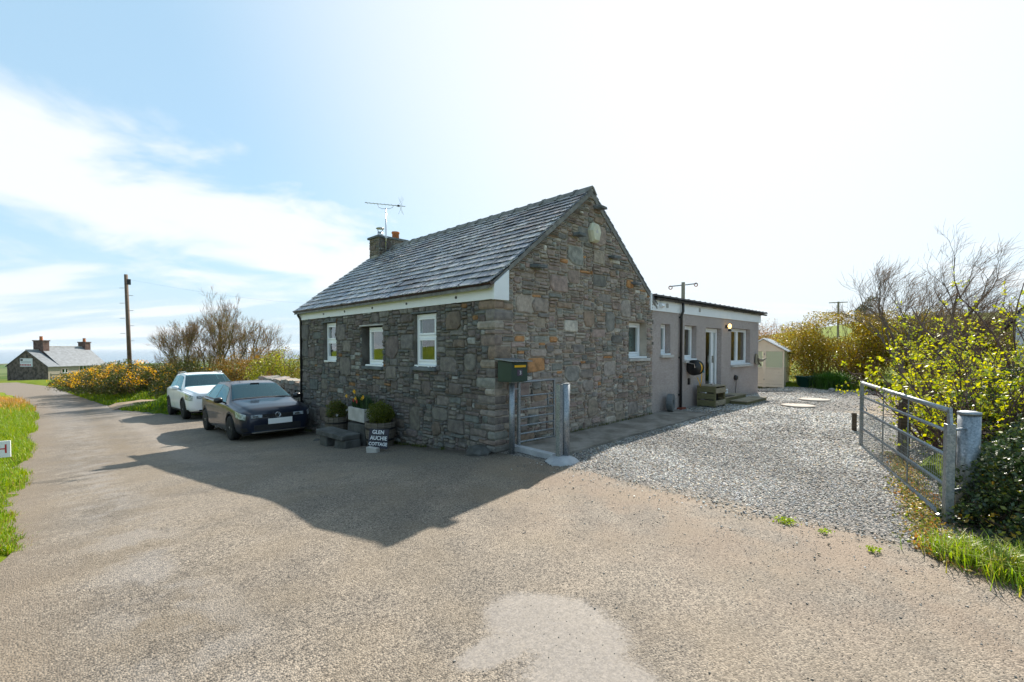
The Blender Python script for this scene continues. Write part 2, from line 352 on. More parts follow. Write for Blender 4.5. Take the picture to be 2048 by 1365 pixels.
def mat_glass(name='window_glass', tint=(.82, .88, .86), refl=(1, 1, 1)):
    m = MT(name, .02, .5); out = m.nt.nodes['Material Output']; g = m.N('ShaderNodeBsdfGlossy'); g.inputs['Roughness'].default_value = .02; g.inputs[0].default_value = (*refl, 1); tr = m.N('ShaderNodeBsdfTransparent'); tr.inputs[0].default_value = (*tint, 1)
    fr = m.N('ShaderNodeLayerWeight'); fr.inputs['Blend'].default_value = .5; mx = m.N('ShaderNodeMixShader'); m.L(m.math('ADD', m.math('MULTIPLY', m.math('POWER', fr.outputs['Facing'], 3.2), .9), .10), mx.inputs[0]); m.L(tr.outputs[0], mx.inputs[1]); m.L(g.outputs[0], mx.inputs[2]); m.L(mx.outputs[0], out.inputs[0]); return m.m
def mat_galv():
    m = MT('galvanised_steel', .42, .5, .75)
    sp = m.voro(70, 'Color'); s2 = m.N('ShaderNodeSeparateColor'); m.L(sp, s2.inputs[0])
    c = m.mix(s2.outputs[0], (.20, .225, .25), (.34, .365, .39)); c = m.mix(m.ramp(m.noise(9, 6, .7), .56, .68, 0, .7), c, (.17, .175, .18)); c = m.mix(m.ramp(m.noise(5, 6, .7, co=m.co(loc=(4, 4, 4))), .66, .72, 0, .8), c, (.16, .075, .03))
    m.base(c); m.set('Roughness', m.ramp(m.noise(12, 5), .3, .7, .35, .6)); m.bump(m.noise(40, 4), .2, .003); return m.m
def mat_render():
    m = MT('pebbledash_render', .95, .12); d = m.voro(130, 'Distance'); ch = m.voro(130, 'Color'); sp = m.N('ShaderNodeSeparateColor'); m.L(ch, sp.inputs[0])
    c = m.mix(sp.outputs[0], (.21, .175, .165), (.58, .51, .48)); c = m.mix(m.ramp(m.noise(1.2, 5), .4, .7, 0, .35), c, (.28, .24, .225)); m.base(c); m.bump(m.math('SUBTRACT', 1., d), .7, .008); return m.m
def mat_wood(name, a, b, rough=.8, grain=(1, 1, 12)):
    m = MT(name, rough, .25); n = m.noise(5, 6, .65, co=m.co(scale=grain)); m.base(m.mix(m.ramp(n, .3, .7), a, b)); m.bump(n, .4, .006); return m.m
def mat_paint(name, col, rough=.45, var=.06, dirt=.25):
    m = MT(name, rough, .4); c = m.mix(m.ramp(m.noise(3, 6), .3, .7), tuple(x * (1 - var) for x in col), col)
    c = m.mix(m.ramp(m.noise(11, 6, .7), .60, .78, 0, dirt), c, tuple(x * .45 for x in col)); m.base(c); m.bump(m.noise(60, 3), .06, .002); return m.m
def mat_carpaint(name, col, flake=0.):
    m = MT(name, .34, .3, flake, .55); m.b.inputs['Coat Roughness'].default_value = .04
    dust = m.ramp(m.noise(5, 6, .7), .5, .8, 0, .07); m.base(m.mix(dust, col, (.25, .22, .18))); return m.m
def mat_concrete(name, a, b):
    m = MT(name, .9, .2); c = m.mix(m.ramp(m.noise(2.3, 7, .65), .35, .65), a, b); c = m.mix(m.ramp(m.noise(30, 5, .7), .58, .72, 0, .5), c, tuple(x * .45 for x in a)); m.base(c); m.bump(m.noise(40, 5, .7), .5, .006); return m.m
def mat_sea():
    m = MT('sea_water', .18, .5); m.base((.035, .10, .17)); m.bump(m.noise(.02, 6, .7, co=m.co(scale=(1, 3, 1))), .5, 2.0); return m.m

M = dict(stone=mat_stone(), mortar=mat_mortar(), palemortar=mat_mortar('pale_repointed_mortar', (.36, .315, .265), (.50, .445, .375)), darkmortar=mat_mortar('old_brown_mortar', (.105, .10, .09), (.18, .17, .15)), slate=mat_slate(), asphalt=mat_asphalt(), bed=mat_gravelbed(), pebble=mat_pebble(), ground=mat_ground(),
         leaf=mat_leaf('leaf'), gloss_leaf=mat_leaf('glossy_evergreen_leaf', .36, .12, .5), glass=mat_glass(), galv=mat_galv(), render=mat_render(), sea=mat_sea(),
         upvc=mat_paint('white_upvc', (.80, .82, .84), .3, .03, .1), white=mat_paint('white_painted_board', (.78, .80, .82), .5, .05, .22), brown=simple('brown_plastic_gutter', (.060, .030, .024), .35, .5),
         black=simple('black_plastic', (.014, .014, .015), .35, .5), sillstone=mat_concrete('pale_stone_sill', (.34, .33, .31), (.50, .48, .46)), darkstone=mat_concrete('dark_damp_stone', (.055, .055, .052), (.11, .11, .105)), greysill=mat_concrete('grey_stone_sill', (.10, .115, .12), (.17, .18, .19)),
         concrete=mat_concrete('path_concrete', (.15, .135, .115), (.27, .25, .225)), padconc=mat_concrete('pad_concrete', (.28, .29, .31), (.42, .43, .45)), lead=simple('cement_fillet', (.19, .185, .175), .9, .1, var=.25, bump=.5),
         bark=simple('bark', (.085, .062, .048), .9, .15, var=.35, scale=20, bump=.5), greybark=simple('pale_bark', (.15, .125, .10), .9, .15, var=.35, scale=14, bump=.5), twig=simple('reddish_twig', (.25, .155, .085), .85, .2, var=.3, scale=10),
         mossbark=simple('mossy_bark', (.16, .125, .05), .9, .15, var=.4, scale=6, bump=.5),
         green=mat_paint('dark_green_paint', (.018, .045, .035), .4, .2, .3), yellow=simple('yellow_paint', (.75, .42, .01), .45, .4), terracotta=simple('terracotta', (.42, .15, .06), .85, .2, var=.2),
         steel=simple('stainless_steel', (.5, .5, .5), .25, .5, .9), alloy=simple('grey_alloy', (.32, .33, .35), .3, .5, .8), tyre=simple('rubber_tyre', (.016, .016, .017), .85, .3),
         barrelwood=mat_wood('old_barrel_oak', (.085, .07, .055), (.19, .165, .135), .85), weathered=mat_wood('weathered_timber', (.16, .14, .10), (.34, .30, .22), .85), greenwood=mat_wood('algae_timber', (.10, .095, .045), (.20, .185, .10), .85), postwood=mat_wood('dark_timber_post', (.045, .032, .024), (.11, .085, .06), .9), creamwood=mat_paint('cream_painted_timber', (.66, .58, .46), .6, .08, .15),
         curtain=simple('pale_curtain', (.42, .46, .45), .9, .1, var=.1), dark=simple('dark_interior', (.03, .03, .03), .9, .1), room=simple('interior_plaster', (.30, .29, .27), .9, .1), greenblind=simple('green_grey_blind', (.075, .13, .12), .6, .3), slatblind=simple('wooden_slat_blind', (.30, .22, .16), .7, .2),
         redpaint=simple('red_print', (.45, .02, .03), .5, .3), signwhite=simple('white_sign_board', (.75, .76, .78), .5, .3, var=.05), chalk=simple('white_chalk_paint', (.72, .74, .76), .8, .1, var=.25, scale=60), slateboard=simple('dark_slate_board', (.035, .033, .045), .7, .3),
         lampglass=None)
def emis(name, col, s):
    m = MT(name, .4, .3); m.base(col); m.b.inputs['Emission Color'].default_value = (*col, 1); m.b.inputs['Emission Strength'].default_value = s; return m.m
M['lamp'] = emis('lit_lamp', (1, .62, .18), 2.2)

# ---------------------------------------------------------------- terrain, sea
def axis(dense, far_lo, far_hi):
    lo, hi, st = dense
    a = np.arange(lo, hi + st / 2, st)
    g1 = hi + np.geomspace(st, far_hi, 62); g0 = lo - np.geomspace(st, far_lo, 40)[::-1]
    return np.concatenate([g0, a, g1])
TQ = axis((-9, 18, .3), 7000, 7000); TU = axis((-8, 45, .3), 300, 6000)
def noise2(q, u, s, seed=0): return mnoise.noise(Vector((q * s + seed, u * s - seed, seed * .37)))
def terrain():
    Qg, Ug = np.meshgrid(TQ, TU); Z = gz(Qg, Ug)
    inroad = (Qg > qL(Ug) + .02) & (Qg < qR(Ug) - .02) & (Ug < 95) & (Ug > -60)
    inyard = (Qg >= .2) & (Qg < 16.8) & (Ug > uLo(Qg)) & (Ug < np.where(Qg < 13.5, 8.3, 3.2))
    n = np.array([[noise2(a, b, .5) * .06 + noise2(a, b, 2.1, 3) * .03 for a in TQ] for b in TU])
    near = np.exp(-(np.maximum(np.hypot(Qg, Ug) - 60, 0) / 60) ** 2)
    far = 1 - near
    nf = np.array([[noise2(a, b, .0035, 9) for a in TQ] for b in TU])
    side = np.clip(np.minimum(np.abs(Qg - qL(Ug)), np.abs(Qg - qR(Ug))) / 1.2, 0, 1)
    Zg = Z + .035 + n * near + .12 * side * near + far * nf * np.clip(np.hypot(Qg, Ug) / 1200, 0, 1) * 13 * (Ug < 2300)
    # green mound beside the white car, bank under the gorse
    Zg += .80 * np.exp(-(((Ug - 18.9) / 2.0) ** 2 + ((Qg + .75) / 1.25) ** 2) ** 1.3)
    Zg += .55 * sstep(Qg - qR(Ug), .3, 2.2) * sstep(Ug, 24, 27) * (1 - sstep(Ug, 42, 55)) * (1 - sstep(Qg, 8, 20))
    # verge on the far side of the lane
    Zg += .12 * sstep(qL(Ug) - Qg, .1, 1.8) * near * sstep(Ug, -3, 0)
    Zg += 2.7 * sstep(-Qg, 9.3, 15) * sstep(Ug, -6, 6) * (1 - sstep(Ug, 50, 75))
    Zg = np.where(inroad | inyard, Z - .09, Zg)
    V = np.stack([Qg, Ug, Zg], -1).reshape(-1, 3); nq, nu = len(TQ), len(TU)
    i = np.arange(nq * nu).reshape(nu, nq); F = np.stack([i[:-1, :-1], i[:-1, 1:], i[1:, 1:], i[1:, :-1]], -1).reshape(-1, 4)
    o = inH(npmesh('ground', V, F, M['ground'], smooth=True)); tag(o, 'grassy ground and fields falling away to the coast', kind='structure')
    return Qg, Ug, Zg
TQG, TUG, TZG = terrain()
def tz(q, u):      # height of the terrain sheet
    i = min(max(np.searchsorted(TQ, q) - 1, 0), len(TQ) - 2); j = min(max(np.searchsorted(TU, u) - 1, 0), len(TU) - 2)
    a = (q - TQ[i]) / (TQ[i + 1] - TQ[i]); b = (u - TU[j]) / (TU[j + 1] - TU[j])
    return float((TZG[j, i] * (1 - a) + TZG[j, i + 1] * a) * (1 - b) + (TZG[j + 1, i] * (1 - a) + TZG[j + 1, i + 1] * a) * b)
mb = MB(); mb.add([(-90000, 1200, -58), (90000, 1200, -58), (90000, 90000, -58), (-90000, 90000, -58)], [(0, 1, 2, 3)])
tag(inH(mb.build('sea', M['sea'])), 'blue sea reaching to the horizon', kind='structure')
def strip(name, us, a_fn, b_fn, nc, mat, dz, pw=1.0):
    V = []; s = np.linspace(0, 1, nc) ** pw
    for u in us:
        a, b = float(a_fn(u)), float(b_fn(u)); q = a + (b - a) * s; V.append(np.stack([q, np.full(nc, u), gz(q, u) + dz], -1))
    V = np.array(V).reshape(-1, 3); i = np.arange(len(us) * nc).reshape(len(us), nc)
    F = np.stack([i[:-1, :-1], i[:-1, 1:], i[1:, 1:], i[1:, :-1]], -1).reshape(-1, 4)
    o = inH(npmesh(name, V, F, mat, smooth=True)); return tag(o, kind='structure')
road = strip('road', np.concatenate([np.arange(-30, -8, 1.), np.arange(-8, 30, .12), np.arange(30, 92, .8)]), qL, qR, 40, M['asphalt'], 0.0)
# gravel yard: rows along q so its road edge can be ragged
def yard():
    qs = np.concatenate([np.linspace(0, 2, 16), np.linspace(2.2, 16.6, 60)]); nu = 60; V = []
    for k, q in enumerate(qs):
        lo = float(uLo(q)); hi = .03 if q < 13.2 else 3.0
        us = np.linspace(lo, hi, nu)
        e = np.array([.32 * noise2(0, x, .9, 5) + .12 * noise2(0, x, 4, 6) - .12 for x in us]) * max(0, 1 - q / 1.5)
        V.append(np.stack([q + e, us, gz(q + e, us) + (.012 if k > 2 else (-.03, -.002, .008)[k])], -1))
    V = np.array(V).reshape(-1, 3); i = np.arange(len(qs) * nu).reshape(len(qs), nu)
    F = np.stack([i[:-1, :-1], i[1:, :-1], i[1:, 1:], i[:-1, 1:]], -1).reshape(-1, 4)
    o = inH(npmesh('gravel_yard', V, F, M['bed'], smooth=True)); tag(o, kind='structure')
yard()
# concrete path with its pale step edge
mb = MB(); n = 24; vs = []; 
qs = np.linspace(.36, 6.35, n)
for q in qs:
    w = -1.02 + .05 * noise2(q, 0, 1.5); z = fz(q, 0) + .075 - .03 * (q - .36) / 6
    for (u, zz) in ((w, -.1), (w, z), (.02, z + .01)): vs.append((q, u, zz))
fs = []
for k in range(n - 1):
    for j in range(2): a = k * 3 + j; fs.append((a, a + 1, a + 4, a + 3))
fs += [(0, 1, 2), (n * 3 - 1, n * 3 - 2, n * 3 - 3)]
mb.add(vs, fs); tag(inH(mb.build('path', M['concrete'])), kind='structure')
o = MB().rbox((.31, -.56, .02), (.085, 1.0, .18), (0, 0, R(-3)), jit=.008).build('path_kerb', M['padconc'], bevel=.012); tag(inH(o), kind='structure')
# pale concrete apron at the field entrance up the lane
vs = []
for i in range(9):
    for j in range(9): q = -3.3 + 2.6 * i / 8; u = 21.6 + 2.7 * j / 8 + .2 * math.sin(i * 2.0) * (j in (0, 8)); vs.append((q, u, tz(q, u) + .05 + .05 * (q < -3.0)))
mb = MB(); mb.add(vs, [(i * 9 + j, (i + 1) * 9 + j, (i + 1) * 9 + j + 1, i * 9 + j + 1) for i in range(8) for j in range(8)]); tag(inH(mb.build('driveway', simple('sandy_track', (.26, .205, .15), .95, .1, var=.2, scale=3, bump=.5), smooth=True)), 'pale field entrance off the lane between the mound and the gorse', kind='structure')
# ---------------------------------------------------------------- stone layout
STONES = [(.215, .180, .160), (.19, .168, .155), (.225, .190, .165), (.175, .158, .15), (.21, .162, .148), (.24, .212, .185), (.165, .165, .152), (.19, .15, .132), (.215, .182, .150), (.14, .135, .126), (.20, .16, .142)]
def stone_col():
    r = random.random()
    if r < .012: return (.36, .19, .09)
    if r < .045: return (.44, .41, .37)
    if r < .10: return (.24, .18, .14)
    c = random.choice(STONES); k = random.uniform(.82, 1.18) * 1.2; return tuple(x * k for x in c)
def layout(W_, H_, ok, cell=.025, big=1.0, seed=1):
    """rubble packing on a grid: returns rectangles (a0, a1, z0, z1); ok(a, z) tells where wall is"""
    rnd = random.Random(seed); na, nz_ = int(W_ / cell), int(H_ / cell)
    free = np.array([[ok((i + .5) * cell, (j + .5) * cell) for j in range(nz_)] for i in range(na)]); out = []
    def put(i, j, w, h): free[i:i + w, j:j + h] = False; out.append((i * cell, (i + w) * cell, j * cell, (j + h) * cell))
    area = free.sum() * cell * cell
    for (w0, w1, h0, h1, n) in ((12, 19, 9, 15, 1.1), (9, 16, 6, 11, 3.0), (8, 16, 3, 6, 9.0)):
        for _ in range(int(area * n * big * 3)):
            w, h = rnd.randint(w0, w1), rnd.randint(h0, h1)
            if na <= w or nz_ <= h: continue
            i, j = rnd.randint(0, na - w), rnd.randint(0, nz_ - h)
            if free[i:i + w, j:j + h].all() and rnd.random() < .34: put(i, j, w, h)
    for j in range(nz_):
        i = 0
        while i < na:
            if not free[i, j]: i += 1; continue
            h = rnd.choice((2, 2, 2, 3, 3, 4)); w = rnd.randint(5, 13)
            while h > 1 and not (j + h <= nz_ and free[i, j:j + h].all()): h -= 1
            k = 0
            while k < w and i + k < na and free[i + k, j:j + h].all(): k += 1
            if k >= 2 or h >= 3: put(i, j, k, h)
            i += max(k, 1)
    return out
def stone_geo(a0, a1, z0, z1, proud, mp, rnd=random):
    w, h = a1 - a0, z1 - z0; g = .0085; a0 += g; a1 -= g; z0 += g * .8; z1 -= g * .8; w, h = a1 - a0, z1 - z0
    c = min(w, h); k = [rnd.uniform(.04, .40) * c for _ in range(8)]; j = lambda: rnd.uniform(-.07, .07) * c
    P = [(a0 + k[0], z0 + j()), (a1 - k[1], z0 + j() * .5), (a1 + j() * .5, z0 + k[2]), (a1, z1 - k[3]), (a1 - k[4], z1), (a0 + k[5], z1 + j() * .5), (a0 + j() * .5, z1 - k[6]), (a0, z0 + k[7])]
    if w > .2 and rnd.random() < .8: P.insert(1, ((a0 + a1) / 2 + j(), z0 + j() * .6))
    cx, cz = (a0 + a1) / 2, (z0 + z1) / 2; n = len(P); V = []; ins = min(.012, c * .16); tilt = rnd.uniform(-.006, .006), rnd.uniform(-.006, .006)
    for (a, z) in P: V.append((a, .012, z))
    for (a, z) in P:
        da, dz = cx - a, cz - z; l = math.hypot(da, dz) or 1; d = -proud * rnd.uniform(.55, .95) + tilt[0] * (a - cx) / w * 2
        V.append((a + da / l * ins * .4, d * .75, z + dz / l * ins * .4))
    for (a, z) in P:
        da, dz = cx - a, cz - z; l = math.hypot(da, dz) or 1
        V.append((a + da / l * ins * 2.3, -proud * rnd.uniform(.8, 1.15) + tilt[1] * (z - cz) / h * 2, z + dz / l * ins * 2.3))
    V.append((cx + j(), -proud * rnd.uniform(.85, 1.2), cz + j()))
    F = [(i, (i + 1) % n, n + (i + 1) % n, n + i) for i in range(n)] + [(n + i, n + (i + 1) % n, 2 * n + (i + 1) % n, 2 * n + i) for i in range(n)] + [(2 * n + i, 2 * n + (i + 1) % n, 3 * n) for i in range(n)]
    return [mp(*v) for v in V], F
def camdist(q, u, z=1.5):
    x, y, zz = W(q, u, z); return math.sqrt(x * x + y * y + (zz - EYE) ** 2)
ALL_STONES = []      # (score, verts, faces, tint, wall)
def lay_wall(rects, mp, wall, pr=(.014, .048)):
    for (a0, a1, z0, z1) in rects:
        big = (a1 - a0) * (z1 - z0); p = random.uniform(*pr)
        V, F = stone_geo(a0, a1, z0, z1, p, mp); c = V[-1]; d = camdist(c[0], c[1], c[2])
        t = stone_col(); t = (t[0] * .66, t[1] * .71, t[2] * .75) if wall is side_wall else tuple(x * 1.2 for x in t); ALL_STONES.append((big / d / d, V, F, t, wall))  # road wall darkened, gable lightened: their uneven light is painted into the tint

# ---------------------------------------------------------------- the cottage
cottage = thing('stone_cottage', 'rubble stone cottage with slate roof and a flat-roofed grey extension behind its gable', 'cottage')
HL, HW = 8.38, 5.26; HAPEX = 5.0; QM = HW / 2 + .03; TAN = (HAPEX - 2.93) / QM       # roof line
def roofz(q): return HAPEX - abs(q - QM) * TAN
WIN_L = [(1.65, 2.40, 1.40, 2.44), (3.66, 4.64, 1.31, 2.26), (6.04, 6.79, 1.41, 2.43)]       # u0 u1 z0 z1 in the road wall
WIN_G = [(4.17, 4.985, 1.50, 2.37)]                                                          # q0 q1 z0 z1 in the gable
def wall_sheet(name, a0, a1, zlo, ztop, holes, mp, mat, parent, depth, gable=None, mapname=None):
    """flat wall with window openings and their reveals"""
    As = sorted({a0, a1, *[h[0] for h in holes], *[h[1] for h in holes]}); Zs = sorted({zlo, ztop, *[h[2] for h in holes], *[h[3] for h in holes]})
    mb = MB(); mb.map = mp
    for i in range(len(As) - 1):
        for j in range(len(Zs) - 1):
            ca, cz = (As[i] + As[i + 1]) / 2, (Zs[j] + Zs[j + 1]) / 2
            if any(h[0] < ca < h[1] and h[2] < cz < h[3] for h in holes): continue
            mb.add([(As[i], 0, Zs[j]), (As[i + 1], 0, Zs[j]), (As[i + 1], 0, Zs[j + 1]), (As[i], 0, Zs[j + 1])], [(0, 1, 2, 3)])
    if gable: mb.add([(a, 0, z) for a, z in gable], [tuple(range(len(gable)))])
    for (b0, b1, z0, z1) in holes:
        c = [(b0, z0), (b1, z0), (b1, z1), (b0, z1)]
        for k in range(4):
            p, r = c[k], c[(k + 1) % 4]; mb.add([(p[0], 0, p[1]), (r[0], 0, r[1]), (r[0], depth, r[1]), (p[0], depth, p[1])], [(0, 1, 2, 3)])
    return mb.build(name, mat, parent, fixn=False)
mpL = lambda a, d, z: (d, a, z)           # road wall: a = u, outward is -q
mpG = lambda a, d, z: (a, d, z)           # gable: a = q, outward is -u
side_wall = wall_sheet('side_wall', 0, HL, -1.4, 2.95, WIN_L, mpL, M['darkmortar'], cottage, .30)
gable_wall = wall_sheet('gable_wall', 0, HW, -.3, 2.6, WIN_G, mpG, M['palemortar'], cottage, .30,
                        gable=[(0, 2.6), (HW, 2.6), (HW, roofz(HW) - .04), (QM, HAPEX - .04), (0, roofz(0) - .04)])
# inner faces: keep the room behind the windows closed
mb = MB(); mb.add([(0, HL, -1.4), (HW, HL, -1.4), (HW, HL, roofz(HW) - .04), (QM, HL, HAPEX - .04), (0, HL, roofz(0) - .04)], [(0, 1, 2, 3, 4)])
mb.add([(HW, 0, 2.9), (HW, HL, 2.9), (HW, HL, -1.4), (HW, 0, -1.4)], [(0, 1, 2, 3)]); mb.build('rear_wall', M['mortar'], cottage)
mb = MB(); mb.add([(.31, .31, .3), (5.2, .31, .3), (5.2, 8.3, .3), (.31, 8.3, .3)], [(0, 1, 2, 3)]); mb.add([(.31, .31, 2.55), (5.2, .31, 2.55), (5.2, 8.3, 2.55), (.31, 8.3, 2.55)], [(0, 1, 2, 3)])
mb.add([(1.9, .31, .3), (1.9, 8.3, .3), (1.9, 8.3, 2.55), (1.9, .31, 2.55)], [(0, 1, 2, 3)]); mb.build('interior', M['room'], cottage)
# corner stones (quoins), then the two faces
def quoins():
    z = -.25; k = 0
    while z < 2.52:
        h = random.choice((.09, .12, .15, .19, .23)); h = min(h, 2.56 - z)
        la, lb = (random.uniform(.30, .46), random.uniform(.14, .24)) if k % 2 else (random.uniform(.14, .22), random.uniform(.26, .44))
        p = random.uniform(.016, .034); mb = MB()
        j = lambda s=.012: random.uniform(-s, s)
        q0, u0 = -p + j(.006), -p + j(.006); zz0, zz1 = z + .006, z + h - .008
        base = [(q0, u0), (lb, u0 + j(.008)), (lb, .03), (.03, la), (q0 + j(.008), la)]
        V = []
        for (zz, s) in ((zz0, .35), (zz0 + h * .22, 1), (zz1 - h * .22, 1), (zz1, .35)):
            for i, (q, u) in enumerate(base):
                V.append((q * s if q < 0 else q - (1 - s) * .02 * (i in (1,)), u * s if u < 0 else u - (1 - s) * .02 * (i == 4), zz + j(.005)))
        F = [(r * 5 + i, r * 5 + (i + 1) % 5, (r + 1) * 5 + (i + 1) % 5, (r + 1) * 5 + i) for r in range(3) for i in range(5)] + [(4, 3, 2, 1, 0), (15, 16, 17, 18, 19)]
        ALL_STONES.append((max(la, lb) * h / 50, V, F, stone_col(), gable_wall)); QU.append((z, z + h, la, lb)); z += h; k += 1
QU = []; quoins()
def qu_at(z, i): 
    for (z0, z1, la, lb) in QU:
        if z0 <= z < z1: return (la, lb)[i]
    return 0
def okL(a, z):
    z -= .9
    if a < qu_at(z, 0) or z > 2.60 or z < fz(0, a) - .1: return False
    return not any(u0 - .01 < a < u1 + .01 and z0 - .01 < z < z1 + .01 for (u0, u1, z0, z1) in WIN_L)
def okG(a, z):
    z -= .15
    if z < 2.56 and a < qu_at(z, 1): return False
    if z > roofz(a) - .11 or (a < .29 and z > 2.54): return False
    return not any(u0 - .01 < a < u1 + .01 and z0 - .01 < z < z1 + .01 for (u0, u1, z0, z1) in WIN_G)
rl = [(a0, a1, z0 - .9, z1 - .9) for (a0, a1, z0, z1) in layout(HL, 3.55, okL, cell=.032, seed=3)]
rg = [(a0, a1, z0 - .15, z1 - .15) for (a0, a1, z0, z1) in layout(HW, 5.2, okG, cell=.030, seed=5)]
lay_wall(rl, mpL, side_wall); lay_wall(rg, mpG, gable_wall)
# jamb stones at the far corner so the outline is rough
for z in np.arange(-.6, 2.5, .2):
    V, F = stone_geo(0, random.uniform(.16, .3), z, z + .19, .03, lambda a, d, z: (a, HL - d, z)); ALL_STONES.append((.0001, V, F, stone_col(), side_wall))
ALL_STONES.sort(key=lambda s: -s[0])
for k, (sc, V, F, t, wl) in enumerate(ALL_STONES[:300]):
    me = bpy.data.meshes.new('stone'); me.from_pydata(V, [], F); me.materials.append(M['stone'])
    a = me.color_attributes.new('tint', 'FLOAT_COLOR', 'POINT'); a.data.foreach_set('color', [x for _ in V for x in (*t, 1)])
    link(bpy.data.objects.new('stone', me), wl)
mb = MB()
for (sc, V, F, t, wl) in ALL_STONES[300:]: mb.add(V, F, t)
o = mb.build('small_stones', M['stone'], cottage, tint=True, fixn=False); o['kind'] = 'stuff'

# roof: boarding, slates, ridge tiles
mb = MB()
for s in (-1, 1):
    q0 = -.16 if s < 0 else HW + .22
    z0 = roofz(q0); n = (0, 0)
    mb.add([(q0, -.02, z0 - .03), (QM, -.02, HAPEX - .03), (QM, HL + .12, HAPEX - .03), (q0, HL + .12, z0 - .03), (q0, -.02, z0 - .075), (QM, -.02, HAPEX - .075), (QM, HL + .12, HAPEX - .075), (q0, HL + .12, z0 - .075)],
           [(0, 1, 2, 3), (4, 7, 6, 5), (0, 4, 5, 1), (3, 2, 6, 7), (0, 3, 7, 4)])
roof = mb.build('roof', M['lead'], cottage)
SL = []
for s in (-1, 1):
    slope = Vector((-s * 1.0, 0, TAN)).normalized(); nrm = Vector((s * TAN, 0, 1.0)).normalized()
    q0 = -.17 if s < 0 else HW + .23; start = Vector((q0, 0, roofz(q0)))
    total = (Vector((QM, 0, HAPEX)) - start).length; row = 0; t = 0.0
    while t < total - .06:
        ex = .235 - .065 * t / total; u = -.045 - random.uniform(0, .12)
        while u < HL + .10:
            w = random.uniform(.19, .36) * (1 - .25 * t / total); u1 = min(u + w, HL + .14); ua = max(u, -.045)
            if u1 - ua > .05:
                L_ = min(ex * 1.75, total - t + .02); g = .0075; V = []
                lift = .017 + random.uniform(0, .007); th = random.uniform(.010, .018); jb = random.uniform(-.010, .010); sk = random.uniform(-.008, .008)
                cut = random.random() < .3; cc = random.uniform(.02, .05)
                low = [(ua + g, t + jb + (cc if cut else 0)), (ua + g + (cc if cut else .01), t + jb), (u1 - g, t + jb + sk)]
                pts = low + [(u1 - g, t + L_), (ua + g, t + L_)]
                for dz in (0, th):
                    for (uu, tt) in pts:
                        f = (tt - t) / L_; p = start + slope * tt + nrm * (lift * (1 - f) * .85 + dz * (1.0) + .003 - .020 * f + .012); V.append((p.x, uu, p.z))
                F = [(4, 3, 2, 1, 0), (5, 6, 7, 8, 9)] + [(i, (i + 1) % 5, 5 + (i + 1) % 5, 5 + i) for i in range(5)]
                r = random.random(); base = (.058, .076, .110) if r < .5 else (.105, .082, .088) if r < .70 else (.17, .18, .19) if r < .86 else (.030, .040, .062)
                k = random.uniform(.55, 1.55); c = V[0]
                SL.append(((1 if s < 0 else .05) * (ua + .001 and (u1 - ua)) / camdist(c[0], c[1], c[2]) ** 2, V, F, tuple(x * k for x in base)))
            u += w
        t += ex; row += 1
SL.sort(key=lambda s: -s[0])
for (sc, V, F, t) in SL[:300]:
    me = bpy.data.meshes.new('slate'); me.from_pydata(V, [], F); me.materials.append(M['slate'])
    a = me.color_attributes.new('tint', 'FLOAT_COLOR', 'POINT'); a.data.foreach_set('color', [x for _ in V for x in (*t, 1)])
    link(bpy.data.objects.new('slate', me), roof)
mb = MB()
for (sc, V, F, t) in SL[300:]: mb.add(V, F, t)
o = mb.build('far_slates', M['slate'], roof, tint=True, fixn=False); o['kind'] = 'stuff'
u = -.06
while u < HL - .55:
    L_ = .44; poly = [(QM - .17, HAPEX - .085), (QM - .05, HAPEX + .055), (QM, HAPEX + .075), (QM + .05, HAPEX + .055), (QM + .17, HAPEX - .085), (QM + .15, HAPEX - .095), (QM, HAPEX + .045), (QM - .15, HAPEX - .095)]
    j = random.uniform(-.006, .006); mb = MB().prism([(p, z + j) for p, z in poly], 'y', u, u + L_ - .012)
    col = MB(); mb.prism([(QM + (p - QM) * 1.12, z + j + .012) for p, z in poly], 'y', u + L_ - .06, u + L_ + .004)
    mb.build('ridge_tile', M['ridge'] if 'ridge' in M else M['lead'], cottage); u += L_
# cement fillet down both verges of the gable
mb = MB()
for s in (-1, 1):
    qe = 0.30 if s < 0 else HW + .10
    mb.add([(qe, -.03, roofz(qe) - .10), (QM, -.03, HAPEX - .12), (QM, -.03, HAPEX + .0), (qe, -.03, roofz(qe) - .02), (qe, .03, roofz(qe) - .10), (QM, .03, HAPEX - .12), (QM, .03, HAPEX), (qe, .03, roofz(qe) - .02)],
           [(0, 1, 2, 3), (4, 7, 6, 5), (0, 4, 5, 1), (3, 2, 6, 7)])
mb.build('verge_fillet', M['lead'], cottage)
